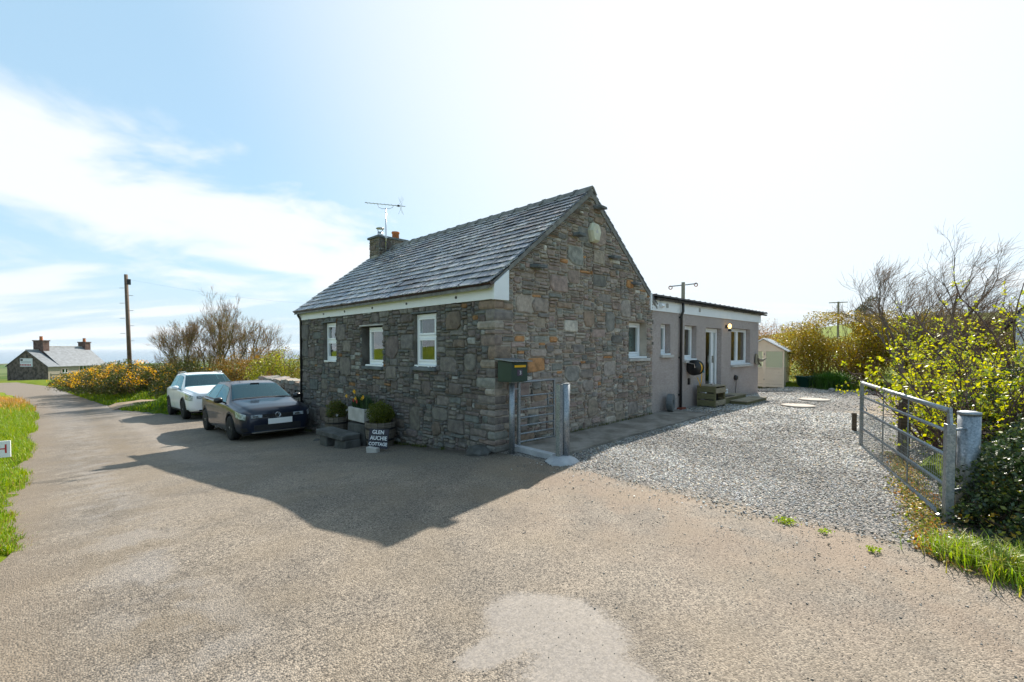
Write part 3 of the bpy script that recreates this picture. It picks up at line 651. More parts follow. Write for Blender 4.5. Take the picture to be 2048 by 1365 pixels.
# fascia, gutter, brackets, vents, downpipe
MB().box(-.045, -.005, .02, HL + .02, 2.57, 2.83).build('fascia_board', M['white'], cottage, bevel=.003)
mb = MB(); mb.add([(-.052, -.045, 2.56), (.29, -.045, 2.56), (.29, -.045, roofz(.29) - .075), (-.052, -.045, roofz(-.052) - .075), (-.052, .018, 2.56), (.29, .018, 2.56), (.29, .018, roofz(.29) - .075), (-.052, .018, roofz(-.052) - .075)],
                  [(0, 1, 2, 3), (4, 7, 6, 5), (0, 4, 5, 1), (1, 5, 6, 2), (2, 6, 7, 3), (3, 7, 4, 0)]); mb.build('gable_box_end', M['white'], cottage, bevel=.004)
MB().box(-.052, .26, HL - .01, HL + .05, 2.56, 2.9).build('gable_box_end', M['white'], cottage)
def gutter(parent, a0, a1, c, zc, mp, r=.055, mat='brown', nb=13, name='gutter', slope=0):
    n = 9; V = []; F = []
    for k, a in enumerate((a0, a1)):
        for rr in (r, r - .008):
            for i in range(n):
                w = math.pi + math.pi * i / (n - 1); V.append((a, c + rr * math.cos(w), zc + rr * math.sin(w) + slope * k))
    for i in range(n - 1): F += [(i, i + 1, 2 * n + i + 1, 2 * n + i), (n + i, 3 * n + i, 3 * n + i + 1, n + i + 1)]
    F += [(0, 2 * n, 3 * n, n), (n - 1, 2 * n - 1, 4 * n - 1, 3 * n - 1)] + [tuple(range(n)), tuple(2 * n + i for i in range(n))]
    mb = MB(); mb.map = mp; mb.add(V, F); g = mb.build(name, M[mat], parent, fixn=False)
    for k in range(nb):
        a = a0 + (a1 - a0) * (k + .4) / nb; z = zc + slope * (k + .4) / nb; b = MB(); b.map = mp
        b.prism([(c + (r + .007) * math.cos(math.pi + math.pi * i / 6), z + (r + .007) * math.sin(math.pi + math.pi * i / 6)) for i in range(7)][::1] + [(c + r + .02, z + .012), (c - r - .006, z + .012)], 'x', a - .022, a + .022)
        b.box(a - .012, a + .012, c + r - .005, c + r + .03, z - .05, z + .02)
        b.build('gutter_bracket', M[mat], g)
    return g
mpA = lambda a, c, z: (c, a, z)
gutter(cottage, -.06, HL + .22, -.115, 2.845, mpA, nb=15)
for u_ in (.98, 2.62, 4.05, 5.45, 6.7): MB().lathe([(.026, 0), (.026, .012), (.020, .012)], (-.058, u_, 2.665), 12, axis='x').build('fascia_vent', M['black'], cottage)
MB().tube([(-.115, HL - .06, 2.80), (-.115, HL - .06, 2.70), (-.045, HL - .07, 2.58), (-.05, HL - .07, -.5)], .034, 10).build('downpipe', M['black'], cottage, smooth=True)
# chimney
ch = MB().box(2.15, 3.15, 7.72, 8.30, 4.2, 5.25).build('chimney', M['mortar'], cottage)
mb = MB()
for (face, a0, a1, mp) in (('q', 7.72, 8.30, lambda a, d, z: (2.15 + d, a, z)), ('u', 2.15, 3.15, lambda a, d, z: (a, 7.72 + d, z))):
    for (b0, b1, z0, z1) in layout(a1 - a0, 1.03, lambda a, z: True, seed=9):
        V, F = stone_geo(b0 + a0, b1 + a0, z0 + 4.2, z1 + 4.2, .02, mp); mb.add(V, F, tuple(x * .75 for x in stone_col()))
o = mb.build('stone_facing', M['stone'], ch, tint=True, fixn=False); o['kind'] = 'stuff'
MB().box(2.09, 3.21, 7.66, 8.36, 5.25, 5.32).build('chimney_cap', M['greysill'], ch, bevel=.01)
MB().lathe([(.12, 0), (.11, .2), (.13, .22), (.13, .27), (.09, .27), (.09, .1)], (2.92, 8.0, 5.32), 14).build('chimney_pot', M['terracotta'], ch, smooth='a')
mb = MB().lathe([(.085, 0), (.085, .17), (.07, .17)], (2.36, 8.0, 5.32), 14); 
for w in range(4): mb.tube([(2.36 + .075 * math.cos(w * 1.57 + .4), 8 + .075 * math.sin(w * 1.57 + .4), 5.47), (2.36 + .11 * math.cos(w * 1.57 + .4), 8 + .11 * math.sin(w * 1.57 + .4), 5.60)], .007, 5)
mb.lathe([(.14, 0), (.11, .03), (.02, .045)], (2.36, 8.0, 5.60), 14); mb.build('flue_cowl', M['steel'], ch, smooth='a')
# windows -------------------------------------------------------
def window(parent, a0, a1, z0, z1, inset, mp, name='window', mull=None, transom=None, sill=.06, sillm='upvc', outer=None, blind=None, frame=.065, lbl=None, bars=None, door=False):
    f = frame; d0, d1 = inset, inset + .07; mb = MB(); mb.map = mp
    mb.box(a0, a0 + f, d0, d1, z0, z1); mb.box(a1 - f, a1, d0, d1, z0, z1); mb.box(a0 + f, a1 - f, d0, d1, z1 - f, z1); mb.box(a0 + f, a1 - f, d0, d1, z0, z0 + f)
    As = [a0 + f, a1 - f]; Zs = [z0 + f, z1 - f]
    if mull: mb.box(mull - f / 2, mull + f / 2, d0 + .003, d1 - .003, z0 + f, z1 - f); As = [a0 + f, mull - f / 2, mull + f / 2, a1 - f]
    if transom: mb.box(a0 + f, a1 - f, d0 + .003, d1 - .003, transom - f / 2, transom + f / 2); Zs = [z0 + f, transom - f / 2, transom + f / 2, z1 - f]
    w = mb.build(name, M['upvc'], parent, bevel=.006)
    if lbl: w['label'] = lbl
    for i in range(0, len(As), 2):
        for j in range(0, len(Zs), 2):
            s = .042; p0, p1, r0, r1 = As[i], As[i + 1], Zs[j], Zs[j + 1]; sm = MB(); sm.map = mp; e = .002
            sm.box(p0 + e, p0 + s, d0 - .012, d1 - .01, r0 + e, r1 - e); sm.box(p1 - s, p1 - e, d0 - .012, d1 - .01, r0 + e, r1 - e); sm.box(p0 + s, p1 - s, d0 - .012, d1 - .01, r1 - s, r1 - e); sm.box(p0 + s, p1 - s, d0 - .012, d1 - .01, r0 + e, r0 + s)
            sm.build('sash', M['upvc'], w, bevel=.004)
            g = MB(); g.map = mp; g.add([(p0 + s, d0 + .02, r0 + s), (p1 - s, d0 + .02, r0 + s), (p1 - s, d0 + .02, r1 - s), (p0 + s, d0 + .02, r1 - s)], [(0, 1, 2, 3)]); g.build('pane', M['glass'], w, fixn=False)
    if sill:
        sb = MB(); sb.map = mp; sb.box(a0 - .03 + .03, a1, -.02, d0 + .02, z0 - .04, z0 - .002); sb.build('sill', M['upvc'], w, bevel=.005)
    if outer:
        ob = MB(); ob.map = mp; ob.box(a0 - .06, a1 + .06, -.085, .10, z0 - .11, z0 - .043); ob.build('stone_sill', M[outer], w, bevel=.008)
    if blind == 'curtain':
        V = []; n = 40
        for i in range(n + 1):
            a = a0 + (a1 - a0) * .0 + (a1 - a0) * .42 * i / n; d = d1 + .10 + .03 * math.sin(i * 1.1)
            V += [(a, d, z0), (a, d, z1)]
        b = MB(); b.map = mp; b.add(V, [(2 * i, 2 * i + 2, 2 * i + 3, 2 * i + 1) for i in range(n)]); b.build('curtain', M['curtain'], w, smooth=True, fixn=False)
    if blind == 'roller':
        b = MB(); b.map = mp; b.box(a0 + .01, a1 - .01, d1 + .04, d1 + .05, z0, z1); b.build('roller_blind', M['greenblind'], w)
    if blind == 'slats':
        b = MB(); b.map = mp; z = z0 + .05
        while z < z1 - .05: b.add([(a0 + .05, d1 + .03, z), (a1 - .05, d1 + .03, z), (a1 - .05, d1 + .062, z + .022), (a0 + .05, d1 + .062, z + .022)], [(0, 1, 2, 3)]); z += .045
        o = b.build('slat_blind', M['slatblind'], w, fixn=False); o['kind'] = 'stuff'
    return w
window(cottage, 1.665, 2.39, 1.42, 2.43, .055, mpL, transom=1.98, blind='curtain', outer='greysill', lbl='tall two-light window nearest the corner')
window(cottage, 3.675, 4.46, 1.38, 2.235, .095, mpL, blind='curtain', outer='greysill', lbl='low middle window reflecting the verge')
window(cottage, 6.055, 6.78, 1.43, 2.42, .075, mpL, transom=1.95, blind='curtain', lbl='farthest window of the road wall')
window(cottage, 4.175, 4.98, 1.56, 2.36, .18, mpG, blind='roller', outer='sillstone', lbl='green blinded window in the gable')
# ledge stones projecting from the gable and lintels
for (q, z, w) in ((.96, 3.22, .26), (2.14, 3.98, .22), (3.40, 3.72, .20), (4.30, 3.24, .24), (2.87, 4.66, .22)):
    mb = MB().rbox((q, -.09, z), (w, .24, .055), (R(6), 0, R(random.uniform(-8, 8))), jit=.012); o = mb.build('ledge_stone', M['greysill'], gable_wall, bevel=.01)
mb = MB(); mb.map = mpL
for (u0, u1, z0, z1) in WIN_L[1:2]: mb.box(u0 - .08, u1 + .05, -.05, .1, z1 + .002, z1 + .035)
mb.build('drip_stone', M['sillstone'], side_wall, bevel=.006)
mb = MB(); mb.map = mpL
for (u0, u1, z0, z1) in (WIN_L[0], WIN_L[2]): mb.box(u0 - .05, u1 + .08, -.045, .1, z1 + .002, z1 + .035)
mb.build('lintel_slab', M['greysill'], side_wall, bevel=.006)
# burglar alarm box and gable lamp
alarm = thing('alarm_box', 'cream six-sided alarm box high on the stone gable', 'alarm box', 2.74, -.04, 4.13)
P = [(-.10, -.20), (.10, -.20), (.18, .02), (.09, .19), (-.09, .19), (-.18, .02)]
n = 6; V = [(x, -.03, z) for x, z in P] + [(x, 0.03, z) for x, z in P] + [(x * .78, -.085, z * .8) for x, z in P]
mb = MB().add(V, [tuple(range(12, 18))] + [(i, (i + 1) % 6, 12 + (i + 1) % 6, 12 + i) for i in range(6)] + [(6 + i, 6 + (i + 1) % 6, (i + 1) % 6, i) for i in range(6)])
mb.build('casing', simple('aged_cream_plastic', (.55, .53, .40), .5, .4), alarm, bevel=.006)
MB().add([(-.05, -.088, -.02), (.05, -.088, -.02), (0, -.088, .08)], [(0, 1, 2)]).build('badge', M['sillstone'], alarm)
lamp = thing('flood_lamp', 'small floodlight on an arm near the apex of the gable', 'lamp', 2.84, -.02, 4.66)
MB().tube([(0, 0, 0), (0, -.12, .02)], .015, 6).build('arm', M['black'], lamp); MB().rbox((.02, -.17, .02), (.2, .10, .09), (R(20), 0, .3)).build('lamp_head', M['black'], lamp, bevel=.01); MB().rbox((.03, -.19, .075), (.22, .14, .012), (R(20), 0, .3)).build('hood', M['sillstone'], lamp); lamp.scale = (.55, .55, .55)

# ---------------------------------------------------------------- extension
E0, E1 = 5.30, 13.12
HOLES = [(5.75, 6.262, 1.60, 2.375), (7.09, 7.86, 1.44, 2.385), (8.49, 9.684, .36, 2.365), (10.47, 12.247, 1.22, 2.41)]
UE = .025
mpE = lambda a, d, z: (a, d + UE, z)
ew = wall_sheet('extension_wall', E0 - .03, E1, -.1, 2.75, HOLES, mpE, M['render'], cottage, .26)
MB().add([(E1, UE, -.1), (E1, 5.0, -.1), (E1, 5.0, 2.75), (E1, UE, 2.75)], [(0, 1, 2, 3)]).add([(E0, 5, -.1), (E1, 5.0, -.1), (E1, 5.0, 2.75), (E0, 5, 2.75)], [(3, 2, 1, 0)]).build('extension_end_wall', M['render'], cottage)
MB().add([(E0, .4, .3), (E1 - .1, .4, .3), (E1 - .1, 4.9, .3), (E0, 4.9, .3)], [(0, 1, 2, 3)]).add([(E0, 2.4, .3), (E1 - .1, 2.4, .3), (E1 - .1, 2.4, 2.7), (E0, 2.4, 2.7)], [(0, 1, 2, 3)]).build('extension_interior', M['room'], cottage)
MB().box(5.16, 13.26, -.005, .022, 2.685, 2.985).build('extension_fascia', M['white'], cottage, bevel=.003)
MB().box(5.10, 5.17, -.05, .06, 2.68, 3.10).build('fascia_end', M['white'], cottage, bevel=.003)
MB().box(13.235, 13.262, .024, 5.1, 2.685, 2.985).build('extension_fascia', M['white'], cottage)
mb = MB(); V = []
mb.box(5.28, 13.70, -.10, 5.2, 3.03, 3.075); mb.build('extension_roof', simple('dark_roofing_sheet', (.045, .045, .05), .6, .4, var=.3), cottage, bevel=.004)
mb = MB(); q = 5.3
while q < 13.6: mb.box(q, q + .012, -.102, 5.0, 3.076, 3.092); q += .36
mb.build('sheet_rib', M['black'], cottage)
gutter(cottage, 5.30, 13.60, -.075, 2.995, lambda a, c, z: (a, c, z), nb=10, mat='black', r=.05)
MB().tube([(6.78, -.075, 2.96), (6.78, -.075, 2.74), (6.78, -.03, 2.62), (6.78, -.03, .12)], .036, 10).build('downpipe', M['black'], cottage, smooth=True)
for z in (2.58, 1.5, .5): MB().box(6.735, 6.825, -.045, .03, z - .02, z + .02).build('pipe_clip', M['black'], cottage)
MB().box(6.66, 6.92, -.12, .02, .085, .16).build('drain_surround', simple('red_brick_gully', (.20, .06, .04), .8, .2), cottage, bevel=.01)
for q in (6.02, 7.98): MB().box(q - .055, q + .055, -.016, -.004, 2.79, 2.90).box(q - .035, q + .035, -.022, -.014, 2.80, 2.89).build('fascia_vent', M['sillstone'], cottage)
MB().rbox((5.66, -.05, 2.82), (.13, .09, .08), (R(-30), 0, 0)).build('security_sensor', M['upvc'], cottage, bevel=.008)
window(cottage, 5.76, 6.255, 1.62, 2.37, .14, mpE, outer='sillstone', blind='roller', lbl='narrow window nearest the downpipe', frame=.055)
window(cottage, 7.10, 7.85, 1.46, 2.38, .14, mpE, outer='sillstone', blind='slats', lbl='window above the hose reel', frame=.055)
window(cottage, 10.48, 12.24, 1.24, 2.405, .14, mpE, mull=11.36, outer='sillstone', blind='slats', lbl='wide two-light window by the far corner', frame=.055)
d = window(cottage, 8.50, 9.675, .38, 2.36, .14, mpE, name='glazed_door', mull=9.30, frame=.075, sill=0, lbl='white glazed door above the timber steps')
MB().box(9.245, 9.265, .10, .15, 1.30, 1.52).build('handle', M['steel'], d)
MB().box(8.49, 9.684, -.02, .2, .33, .378).build('door_sill', M['sillstone'], d)
# ---------------------------------------------------------------- television aerial
a = thing('tv_aerial', 'television aerial on a mast strapped to the cottage chimney', 'aerial', 2.35, 7.62, 4.55)
MB().tube([(0, 0, 0), (0, 0, 1.62)], .021, 8).build('mast', M['steel'], a, smooth=True)
cr, sr = math.cos(-A), math.sin(-A)
def rv(x, y, z): return (x * cr - y * sr, x * sr + y * cr, z)       # picture-parallel boom
MB().tube([rv(-.66, 0, 1.80), rv(.62, 0, 1.68)], .011, 6).build('boom', M['steel'], a)
MB().tube([rv(-.26, 0, 1.76), rv(-.23, 0, 1.66), rv(-.12, 0, 1.61), rv(.12, 0, 1.61), rv(.22, 0, 1.65), rv(.24, 0, 1.72)], .009, 6).build('cradle', M['steel'], a)
for k in range(9):
    x = -.60 + k * .115; z = 1.80 - (x + .66) * .094; MB().tube([rv(x, -.11, z), rv(x, .11, z)], .005, 5).build('element', M['steel'], a)
mb = MB()
for s in (-1, 1):
    for k in range(5): mb.tube([rv(.46 + .09 * k / 5, -.16, 1.70 + s * (.04 + .05 * k)), rv(.46 + .09 * k / 5, .16, 1.70 + s * (.04 + .05 * k))], .004, 4)
    mb.tube([rv(.52, 0, 1.70), rv(.40, .0, 1.70 + s * .26)], .006, 4)
mb.build('reflector', M['steel'], a); MB().rbox(rv(.40, 0, 1.70), (.06, .06, .05)).build('dipole_box', M['black'], a)
mb = MB(); mb.tube([(-.1 + .15 * math.cos(t * .5), -.03, .42 + .17 * math.sin(t * .5)) for t in range(13)], .007, 5); mb.build('coiled_cable', M['black'], a)
MB().box(-.06, .06, -.02, .10, .70, .73).build('bracket', M['steel'], a)


def Hc(x, y):
    dx, dy = x - CX, y - CY; return dx * math.cos(A) + dy * math.sin(A), -dx * math.sin(A) + dy * math.cos(A)
# ---------------------------------------------------------------- foliage helpers
def leafcloud(name, P, size, cols, mat, parent, ratio=.55, up=0., fold=False, weights=None):
    P = np.asarray(P, float); n = len(P); size = np.asarray(size) * rng.uniform(.65, 1.35, n)
    a = rng.normal(size=(n, 3)); a[:, 2] += up; a /= np.linalg.norm(a, axis=1)[:, None]
    b = np.cross(a, rng.normal(size=(n, 3))); b /= np.linalg.norm(b, axis=1)[:, None]
    l = (a * size[:, None]); w = b * (size * ratio)[:, None] * .5
    V = np.stack([P - l * .5, P + w, P + l * .5, P - w], 1).reshape(-1, 3); F = np.arange(4 * n).reshape(n, 4)
    cols = np.asarray(cols); c = cols[rng.choice(len(cols), n, p=weights)] * rng.uniform(.75, 1.25, (n, 1)); t = np.repeat(c, 4, 0)
    o = npmesh(name, V, F, mat, parent, tint=t); return o
def blob(n, ells, shell=.55, freq=1.2, thr=-.15, seed=0, zmin=None):
    out = []; vol = np.array([e[3] * e[4] * e[5] for e in ells]) ** .8; vol /= vol.sum(); k = 0
    while len(out) < n and k < n * 6:
        k += 1; e = ells[rng.choice(len(ells), p=vol)]; d = rng.normal(size=3); d /= np.linalg.norm(d); r = 1 - shell * rng.random() ** 1.4
        nb = mnoise.noise(Vector((d[0] * 2.2 + seed, d[1] * 2.2, d[2] * 2.2))) * .28 + 1; r *= nb
        p = (e[0] + d[0] * e[3] * r, e[1] + d[1] * e[4] * r, e[2] + d[2] * e[5] * r)
        if zmin is not None and p[2] < zmin: continue
        if mnoise.noise(Vector((p[0] * freq + seed, p[1] * freq, p[2] * freq))) < thr: continue
        out.append(p)
    return np.array(out)
def stems(mb, ells, n, r=.02, base=(0, 0, 0), spread=.3):
    for _ in range(n):
        e = random.choice(ells); d = Vector((random.gauss(0, 1), random.gauss(0, 1), abs(random.gauss(0, 1)))).normalized()
        p = Vector((e[0] + d.x * e[3] * .95, e[1] + d.y * e[4] * .95, e[2] + d.z * e[5] * .95)); b = Vector((base[0] + (e[0] - base[0]) * .6 + random.uniform(-spread, spread), base[1] + (e[1] - base[1]) * .6 + random.uniform(-spread, spread), base[2]))
        m = b.lerp(p, .5) + Vector((random.uniform(-.15, .15), random.uniform(-.15, .15), random.uniform(0, .2))); mb.tube([b, m, p], [r, r * .6, r * .15], 4, cap=False)
def grow(mb, p, d, L, r, depth, ang, bias, tips, kids=(3, 4), ratio=.72, wob=.18, rr=.62):
    pts = [p]; rad = [r]; n = 3 if depth > 1 else 2; q = Vector(p); dd = Vector(d)
    for i in range(n):
        dd = (dd + Vector([random.gauss(0, wob) for _ in range(3)]) + Vector(bias) * (.25 if depth > 2 else .4)).normalized(); q = q + dd * (L / n); pts.append(tuple(q)); rad.append(r * (1 - (1 - rr) * (i + 1) / n))
    mb.tube(pts, rad, 6 if depth > 3 else 4 if depth > 1 else 3, cap=False)
    if depth <= 0: tips.append((tuple(q), tuple(dd))); return
    for k in range(random.randint(*kids)):
        f = random.uniform(.35, 1.0) if k else 1.0; j = min(int(f * n), n - 1); b = Vector(pts[j]).lerp(Vector(pts[j + 1]), f * n - j if f * n - j <= 1 else 1)
        ax = dd.orthogonal().normalized(); ax.rotate(Matrix.Rotation(random.uniform(0, 2 * math.pi), 3, dd)); nd = (dd * math.cos(ang) + ax * math.sin(ang) * random.uniform(.6, 1.2)).normalized()
        grow(mb, tuple(b), nd, L * ratio * random.uniform(.75, 1.15), max(r * rr * .8, .0035), depth - 1, ang, bias, tips, kids, ratio, wob, rr)
def blades(name, P, h, cols, mat, parent, width=.008, lean=.5, wx=(0, 0)):
    P = np.asarray(P, float); n = len(P); h = np.asarray(h) * rng.uniform(.55, 1.35, n); th = rng.uniform(0, 2 * np.pi, n); ln = rng.uniform(.1, 1, n) * lean
    dx = np.cos(th) * ln + wx[0]; dy = np.sin(th) * ln + wx[1]; sx = -np.sin(th) * width; sy = np.cos(th) * width; z = np.zeros(n)
    V = np.stack([P + np.stack([sx, sy, z], 1), P - np.stack([sx, sy, z], 1), P + np.stack([dx * h * .35 - sx * .7, dy * h * .35 - sy * .7, h * .6], 1), P + np.stack([dx * h * .35 + sx * .7, dy * h * .35 + sy * .7, h * .6], 1), P + np.stack([dx * h, dy * h, h * (1 - .25 * ln)], 1), P + np.stack([dx * h + sx * .1, dy * h + sy * .1, h * (1 - .25 * ln)], 1)], 1).reshape(-1, 3)
    i = np.arange(n)[:, None] * 6; F = np.concatenate([i + [0, 1, 2, 3], i + [3, 2, 4, 5]]); cols = np.asarray(cols)
    c = cols[rng.integers(0, len(cols), n)] * rng.uniform(.75, 1.25, (n, 1)); return npmesh(name, V, F, mat, parent, tint=np.repeat(c, 6, 0))
GR = [(.15, .25, .006), (.20, .30, .008), (.11, .20, .006), (.26, .29, .012), (.25, .33, .010)]; DRY = [(.34, .27, .10), (.28, .20, .07)]

# ---------------------------------------------------------------- loose pebbles on the yard (instances: nobody could count them)
def pebbles():
    import bmesh
    bm = bmesh.new(); bmesh.ops.create_icosphere(bm, subdivisions=1, radius=1.0)
    for v in bm.verts: v.co *= random.uniform(.75, 1.2)
    me = bpy.data.meshes.new('pebble_shape'); bm.to_mesh(me); bm.free(); me.materials.append(M['pebble']); src = bpy.data.objects.new('pebble_shape', me)
    def scatter(name, pts, scl, tint, label):
        pts = np.asarray(pts, np.float32); n = len(pts); m = bpy.data.meshes.new(name); m.vertices.add(n); m.vertices.foreach_set('co', pts.ravel()); m.update()
        a = m.attributes.new('scl', 'FLOAT_VECTOR', 'POINT'); a.data.foreach_set('vector', np.asarray(scl, np.float32).ravel())
        a = m.attributes.new('rot', 'FLOAT_VECTOR', 'POINT'); rr = rng.uniform(-.5, .5, (n, 3)); rr[:, 2] = rng.uniform(0, 6.28, n); a.data.foreach_set('vector', rr.astype(np.float32).ravel())
        a = m.attributes.new('tint', 'FLOAT_VECTOR', 'POINT'); a.data.foreach_set('vector', np.asarray(tint, np.float32).ravel())
        o = bpy.data.objects.new(name, m); COL.objects.link(o); inH(o); tag(o, label, kind='stuff')
        g = bpy.data.node_groups.new(name + '_scatter', 'GeometryNodeTree'); g.interface.new_socket('Geometry', in_out='INPUT', socket_type='NodeSocketGeometry'); g.interface.new_socket('Geometry', in_out='OUTPUT', socket_type='NodeSocketGeometry')
        gi = g.nodes.new('NodeGroupInput'); go = g.nodes.new('NodeGroupOutput'); ip = g.nodes.new('GeometryNodeInstanceOnPoints'); oi = g.nodes.new('GeometryNodeObjectInfo'); oi.inputs['Object'].default_value = src; mp = g.nodes.new('GeometryNodeMeshToPoints')
        def na(nm):
            x = g.nodes.new('GeometryNodeInputNamedAttribute'); x.data_type = 'FLOAT_VECTOR'; x.inputs['Name'].default_value = nm; return x.outputs[0]
        er = g.nodes.new('FunctionNodeEulerToRotation')
        g.links.new(gi.outputs[0], mp.inputs[0]); g.links.new(mp.outputs[0], ip.inputs['Points']); g.links.new(oi.outputs['Geometry'], ip.inputs['Instance']); g.links.new(na('rot'), er.inputs[0]); g.links.new(er.outputs[0], ip.inputs['Rotation']); g.links.new(na('scl'), ip.inputs['Scale']); g.links.new(ip.outputs[0], go.inputs[0])
        md = o.modifiers.new('scatter', 'NODES'); md.node_group = g
    # yard gravel
    n = 345000; q = rng.uniform(-1.1, 16.5, n); u = rng.uniform(-9, 2.5, n); dist = np.hypot(q + 5.2, u + 5.7)
    ok = (u < np.where(q < .3, -.9, 99)) & (u > np.interp(q, [-1, .2, 1, 4, 5, 8, 14, 17], [-7.5, -5.9, -5.5, -5.2, -6.5, -9.5, -8, -4])) & (u < np.where(q < 13.2, -.02, 2.6)) & (rng.random(n) < np.clip(7.5 / dist, 0, 1) ** 1.1)
    ok &= ~((u > -1.03) & (q > .3) & (q < 6.4)); ed = np.array([noise2(0, x, .9, 5) * .32 for x in u]); ok &= (rng.random(n) < sstep(q - ed, -.25, .9) * .9 + .014 * (q > -1.1) * np.clip((q + 1.1) / .8, 0, 1))
    sand = (u < -2.6) & (q > 8.9); ok &= ~(sand & (rng.random(n) < .85))
    q, u, dist = q[ok], u[ok], dist[ok]; z = gz(q, u) + .014; s = rng.uniform(.007, .015, len(q)) * np.clip(dist / 6, 1, 1.9)
    g = (.08 + .46 * rng.random(len(q))) * np.array([1 + .9 * noise2(a, b, .55, 2) + .5 * noise2(a, b, 2.2, 8) for a, b in zip(q, u)]).clip(.75, 1.35); tint = np.stack([g, g * rng.uniform(.94, 1.0, len(q)), g * rng.uniform(.84, .98, len(q))], 1); br = rng.random(len(q)) < .12; tint[br] *= (1.15, .92, .70)
    scatter('gravel', np.stack([q, u, z], 1), np.stack([s, s * rng.uniform(.6, 1, len(q)), s * rng.uniform(.4, .7, len(q))], 1), tint, 'loose blue grey gravel covering the yard beside the cottage')
    # chips lying on the road
    n = 15000; q = rng.normal(-.4, 1.3, n); u = rng.uniform(-6.2, 1, n); keep = (q < .6) & (q > -6) & (u < -.0 + .4 * (q < -.1)); q, u = q[keep], u[keep]; s = rng.uniform(.002, .005, len(q)) * (1 + (rng.random(len(q)) < .03) * 1.3)
    g = rng.uniform(.09, .34, len(q)); tint = np.stack([g * 1.08, g * .98, g * .86], 1)
    scatter('loose_chippings', np.stack([q, u, gz(q, u) + .003], 1), np.stack([s, s * .8, s * .55], 1), tint, 'loose brown and grey chippings scattered over the worn tarmac')
pebbles()

# ---------------------------------------------------------------- grass verges
def scat(n, q0, q1, u0, u1, cond):
    q = rng.uniform(q0, q1, n); u = u0 + (u1 - u0) * rng.random(n) ** 1.6; k = cond(q, u) & ~((u > 21.4) & (u < 24.5) & (q > -3.3) & (q < -.5)); q, u = q[k], u[k]
    return np.array([(a, b, tz(a, b) - .01) for a, b in zip(q, u)])
P = scat(120000, -9.5, -5.3, .2, 26, lambda q, u: q < qL(u) + .03 + .08 * np.sin(u * 9) * np.sin(u * 3.3))
far = 1 + P[:, 1] / 14
o = inH(blades('verge_grass', P, .085 * far, GR * 5 + DRY[:1], M['leaf'], None, width=.0055, lean=.8)); tag(o, 'bright sunlit grass on the verge at the left of the lane', kind='stuff')
P = scat(9000, -7, -5.2, .3, 12, lambda q, u: np.abs(q - qL(u)) < .12)
o = inH(blades('edge_grass', P, .10, DRY + GR[:2], M['leaf'], None, width=.004, lean=1.2)); tag(o, 'dry straw coloured grass trailing over the tarmac edge', kind='stuff')
P = scat(60000, -5.2, 2.5, 14.5, 52, lambda q, u: q > qR(u) - .05)
o = inH(blades('bank_grass', P, .16, GR * 2 + [(.07, .13, .01)] * 3, M['leaf'], None, width=.02, lean=.8)); tag(o, 'rough green grass on the bank along the right of the lane', kind='stuff')

# ---------------------------------------------------------------- gates, posts, letterbox
GZ = lambda q, u: fz(q, u)
g = thing('letter_box', 'dark green letterbox with yellow slot standing on a post at the cottage corner', 'letterbox', -.03, -.42, 1.205)
MB().prism([(0, 0), (.32, 0), (.32, .345), (0, .315)], 'x', 0, .38).build('box', M['green'], g, bevel=.006)
MB().rbox((.19, .14, .352), (.46, .44, .016), (R(5), 0, 0)).build('lid', M['galv'], g, bevel=.003)
MB().box(.07, .33, -.008, .002, .235, .272).build('slot_flap', M['yellow'], g, bevel=.003)
MB().box(.13, .25, -.007, .002, .10, .20).build('number_plate', simple('faded_plum_plate', (.07, .05, .08), .5, .4), g, bevel=.004)
def text(name, body, size, mat, parent, loc, rot, extrude=.001, shear=0):
    c = bpy.data.curves.new(name, 'FONT'); c.body = body; c.size = size; c.extrude = extrude; c.align_x = 'CENTER'; c.align_y = 'CENTER'; c.shear = shear; c.materials.append(mat)
    c.offset = .0015 if size < .14 and name == 'lettering' else 0; tmp = bpy.data.objects.new(name, c); COL.objects.link(tmp); bpy.context.view_layer.update()
    me = bpy.data.meshes.new_from_object(tmp.evaluated_get(bpy.context.evaluated_depsgraph_get())); bpy.data.objects.remove(tmp); me.name = name
    if not me.materials: me.materials.append(mat)
    o = bpy.data.objects.new(name, me); link(o, parent); o.location = loc; o.rotation_euler = rot; return o
text('number', '3', .085, M['chalk'], g, (.20, -.009, .145), (R(90), 0, 0))
p = thing('gate_post', 'slim galvanised tube post under the green letterbox', 'post', .15, -.25, -.05)
MB().tube([(0, 0, 0), (0, 0, 1.245)], .047, 14).build('tube', M['galv'], p, smooth='a'); MB().lathe([(.051, 0), (.051, .012)], (0, 0, 1.235), 14).build('cap', M['galv'], p)
for z in (.16, 1.12): MB().tube([(.02, 0, z), (.17, 0, z)], .011, 6).build('hinge_pin', M['galv'], p)
ga = thing('pedestrian_gate', 'small seven-bar galvanised gate standing open against the gable', 'gate', .30, -.24, .15, rot=R(-8))
MB().box(0, .045, -.022, .022, -.03, 1.03).build('hinge_stile', M['galv'], ga, bevel=.004); MB().box(.80, .835, -.018, .018, .01, 1.06).build('latch_stile', M['galv'], ga, bevel=.004)
for k, z in enumerate((.02, .155, .29, .425, .565, .79, 1.03)): MB().tube([(.045, 0, z), (.80, 0, z + .015)], .0165 if z < 1 else .021, 8).build('bar', M['galv'], ga, smooth='a')
MB().box(.66, .675, -.012, .012, .57, .80).build('latch_bar', M['galv'], ga); MB().tube([(.60, .0, .69), (.67, 0, .72), (.90, 0, .72)], .008, 6).build('latch', M['galv'], ga)
pr = thing('double_gate_post', 'pair of galvanised posts set together in a concrete pad by the gravel', 'post', .30, -1.20, 0)
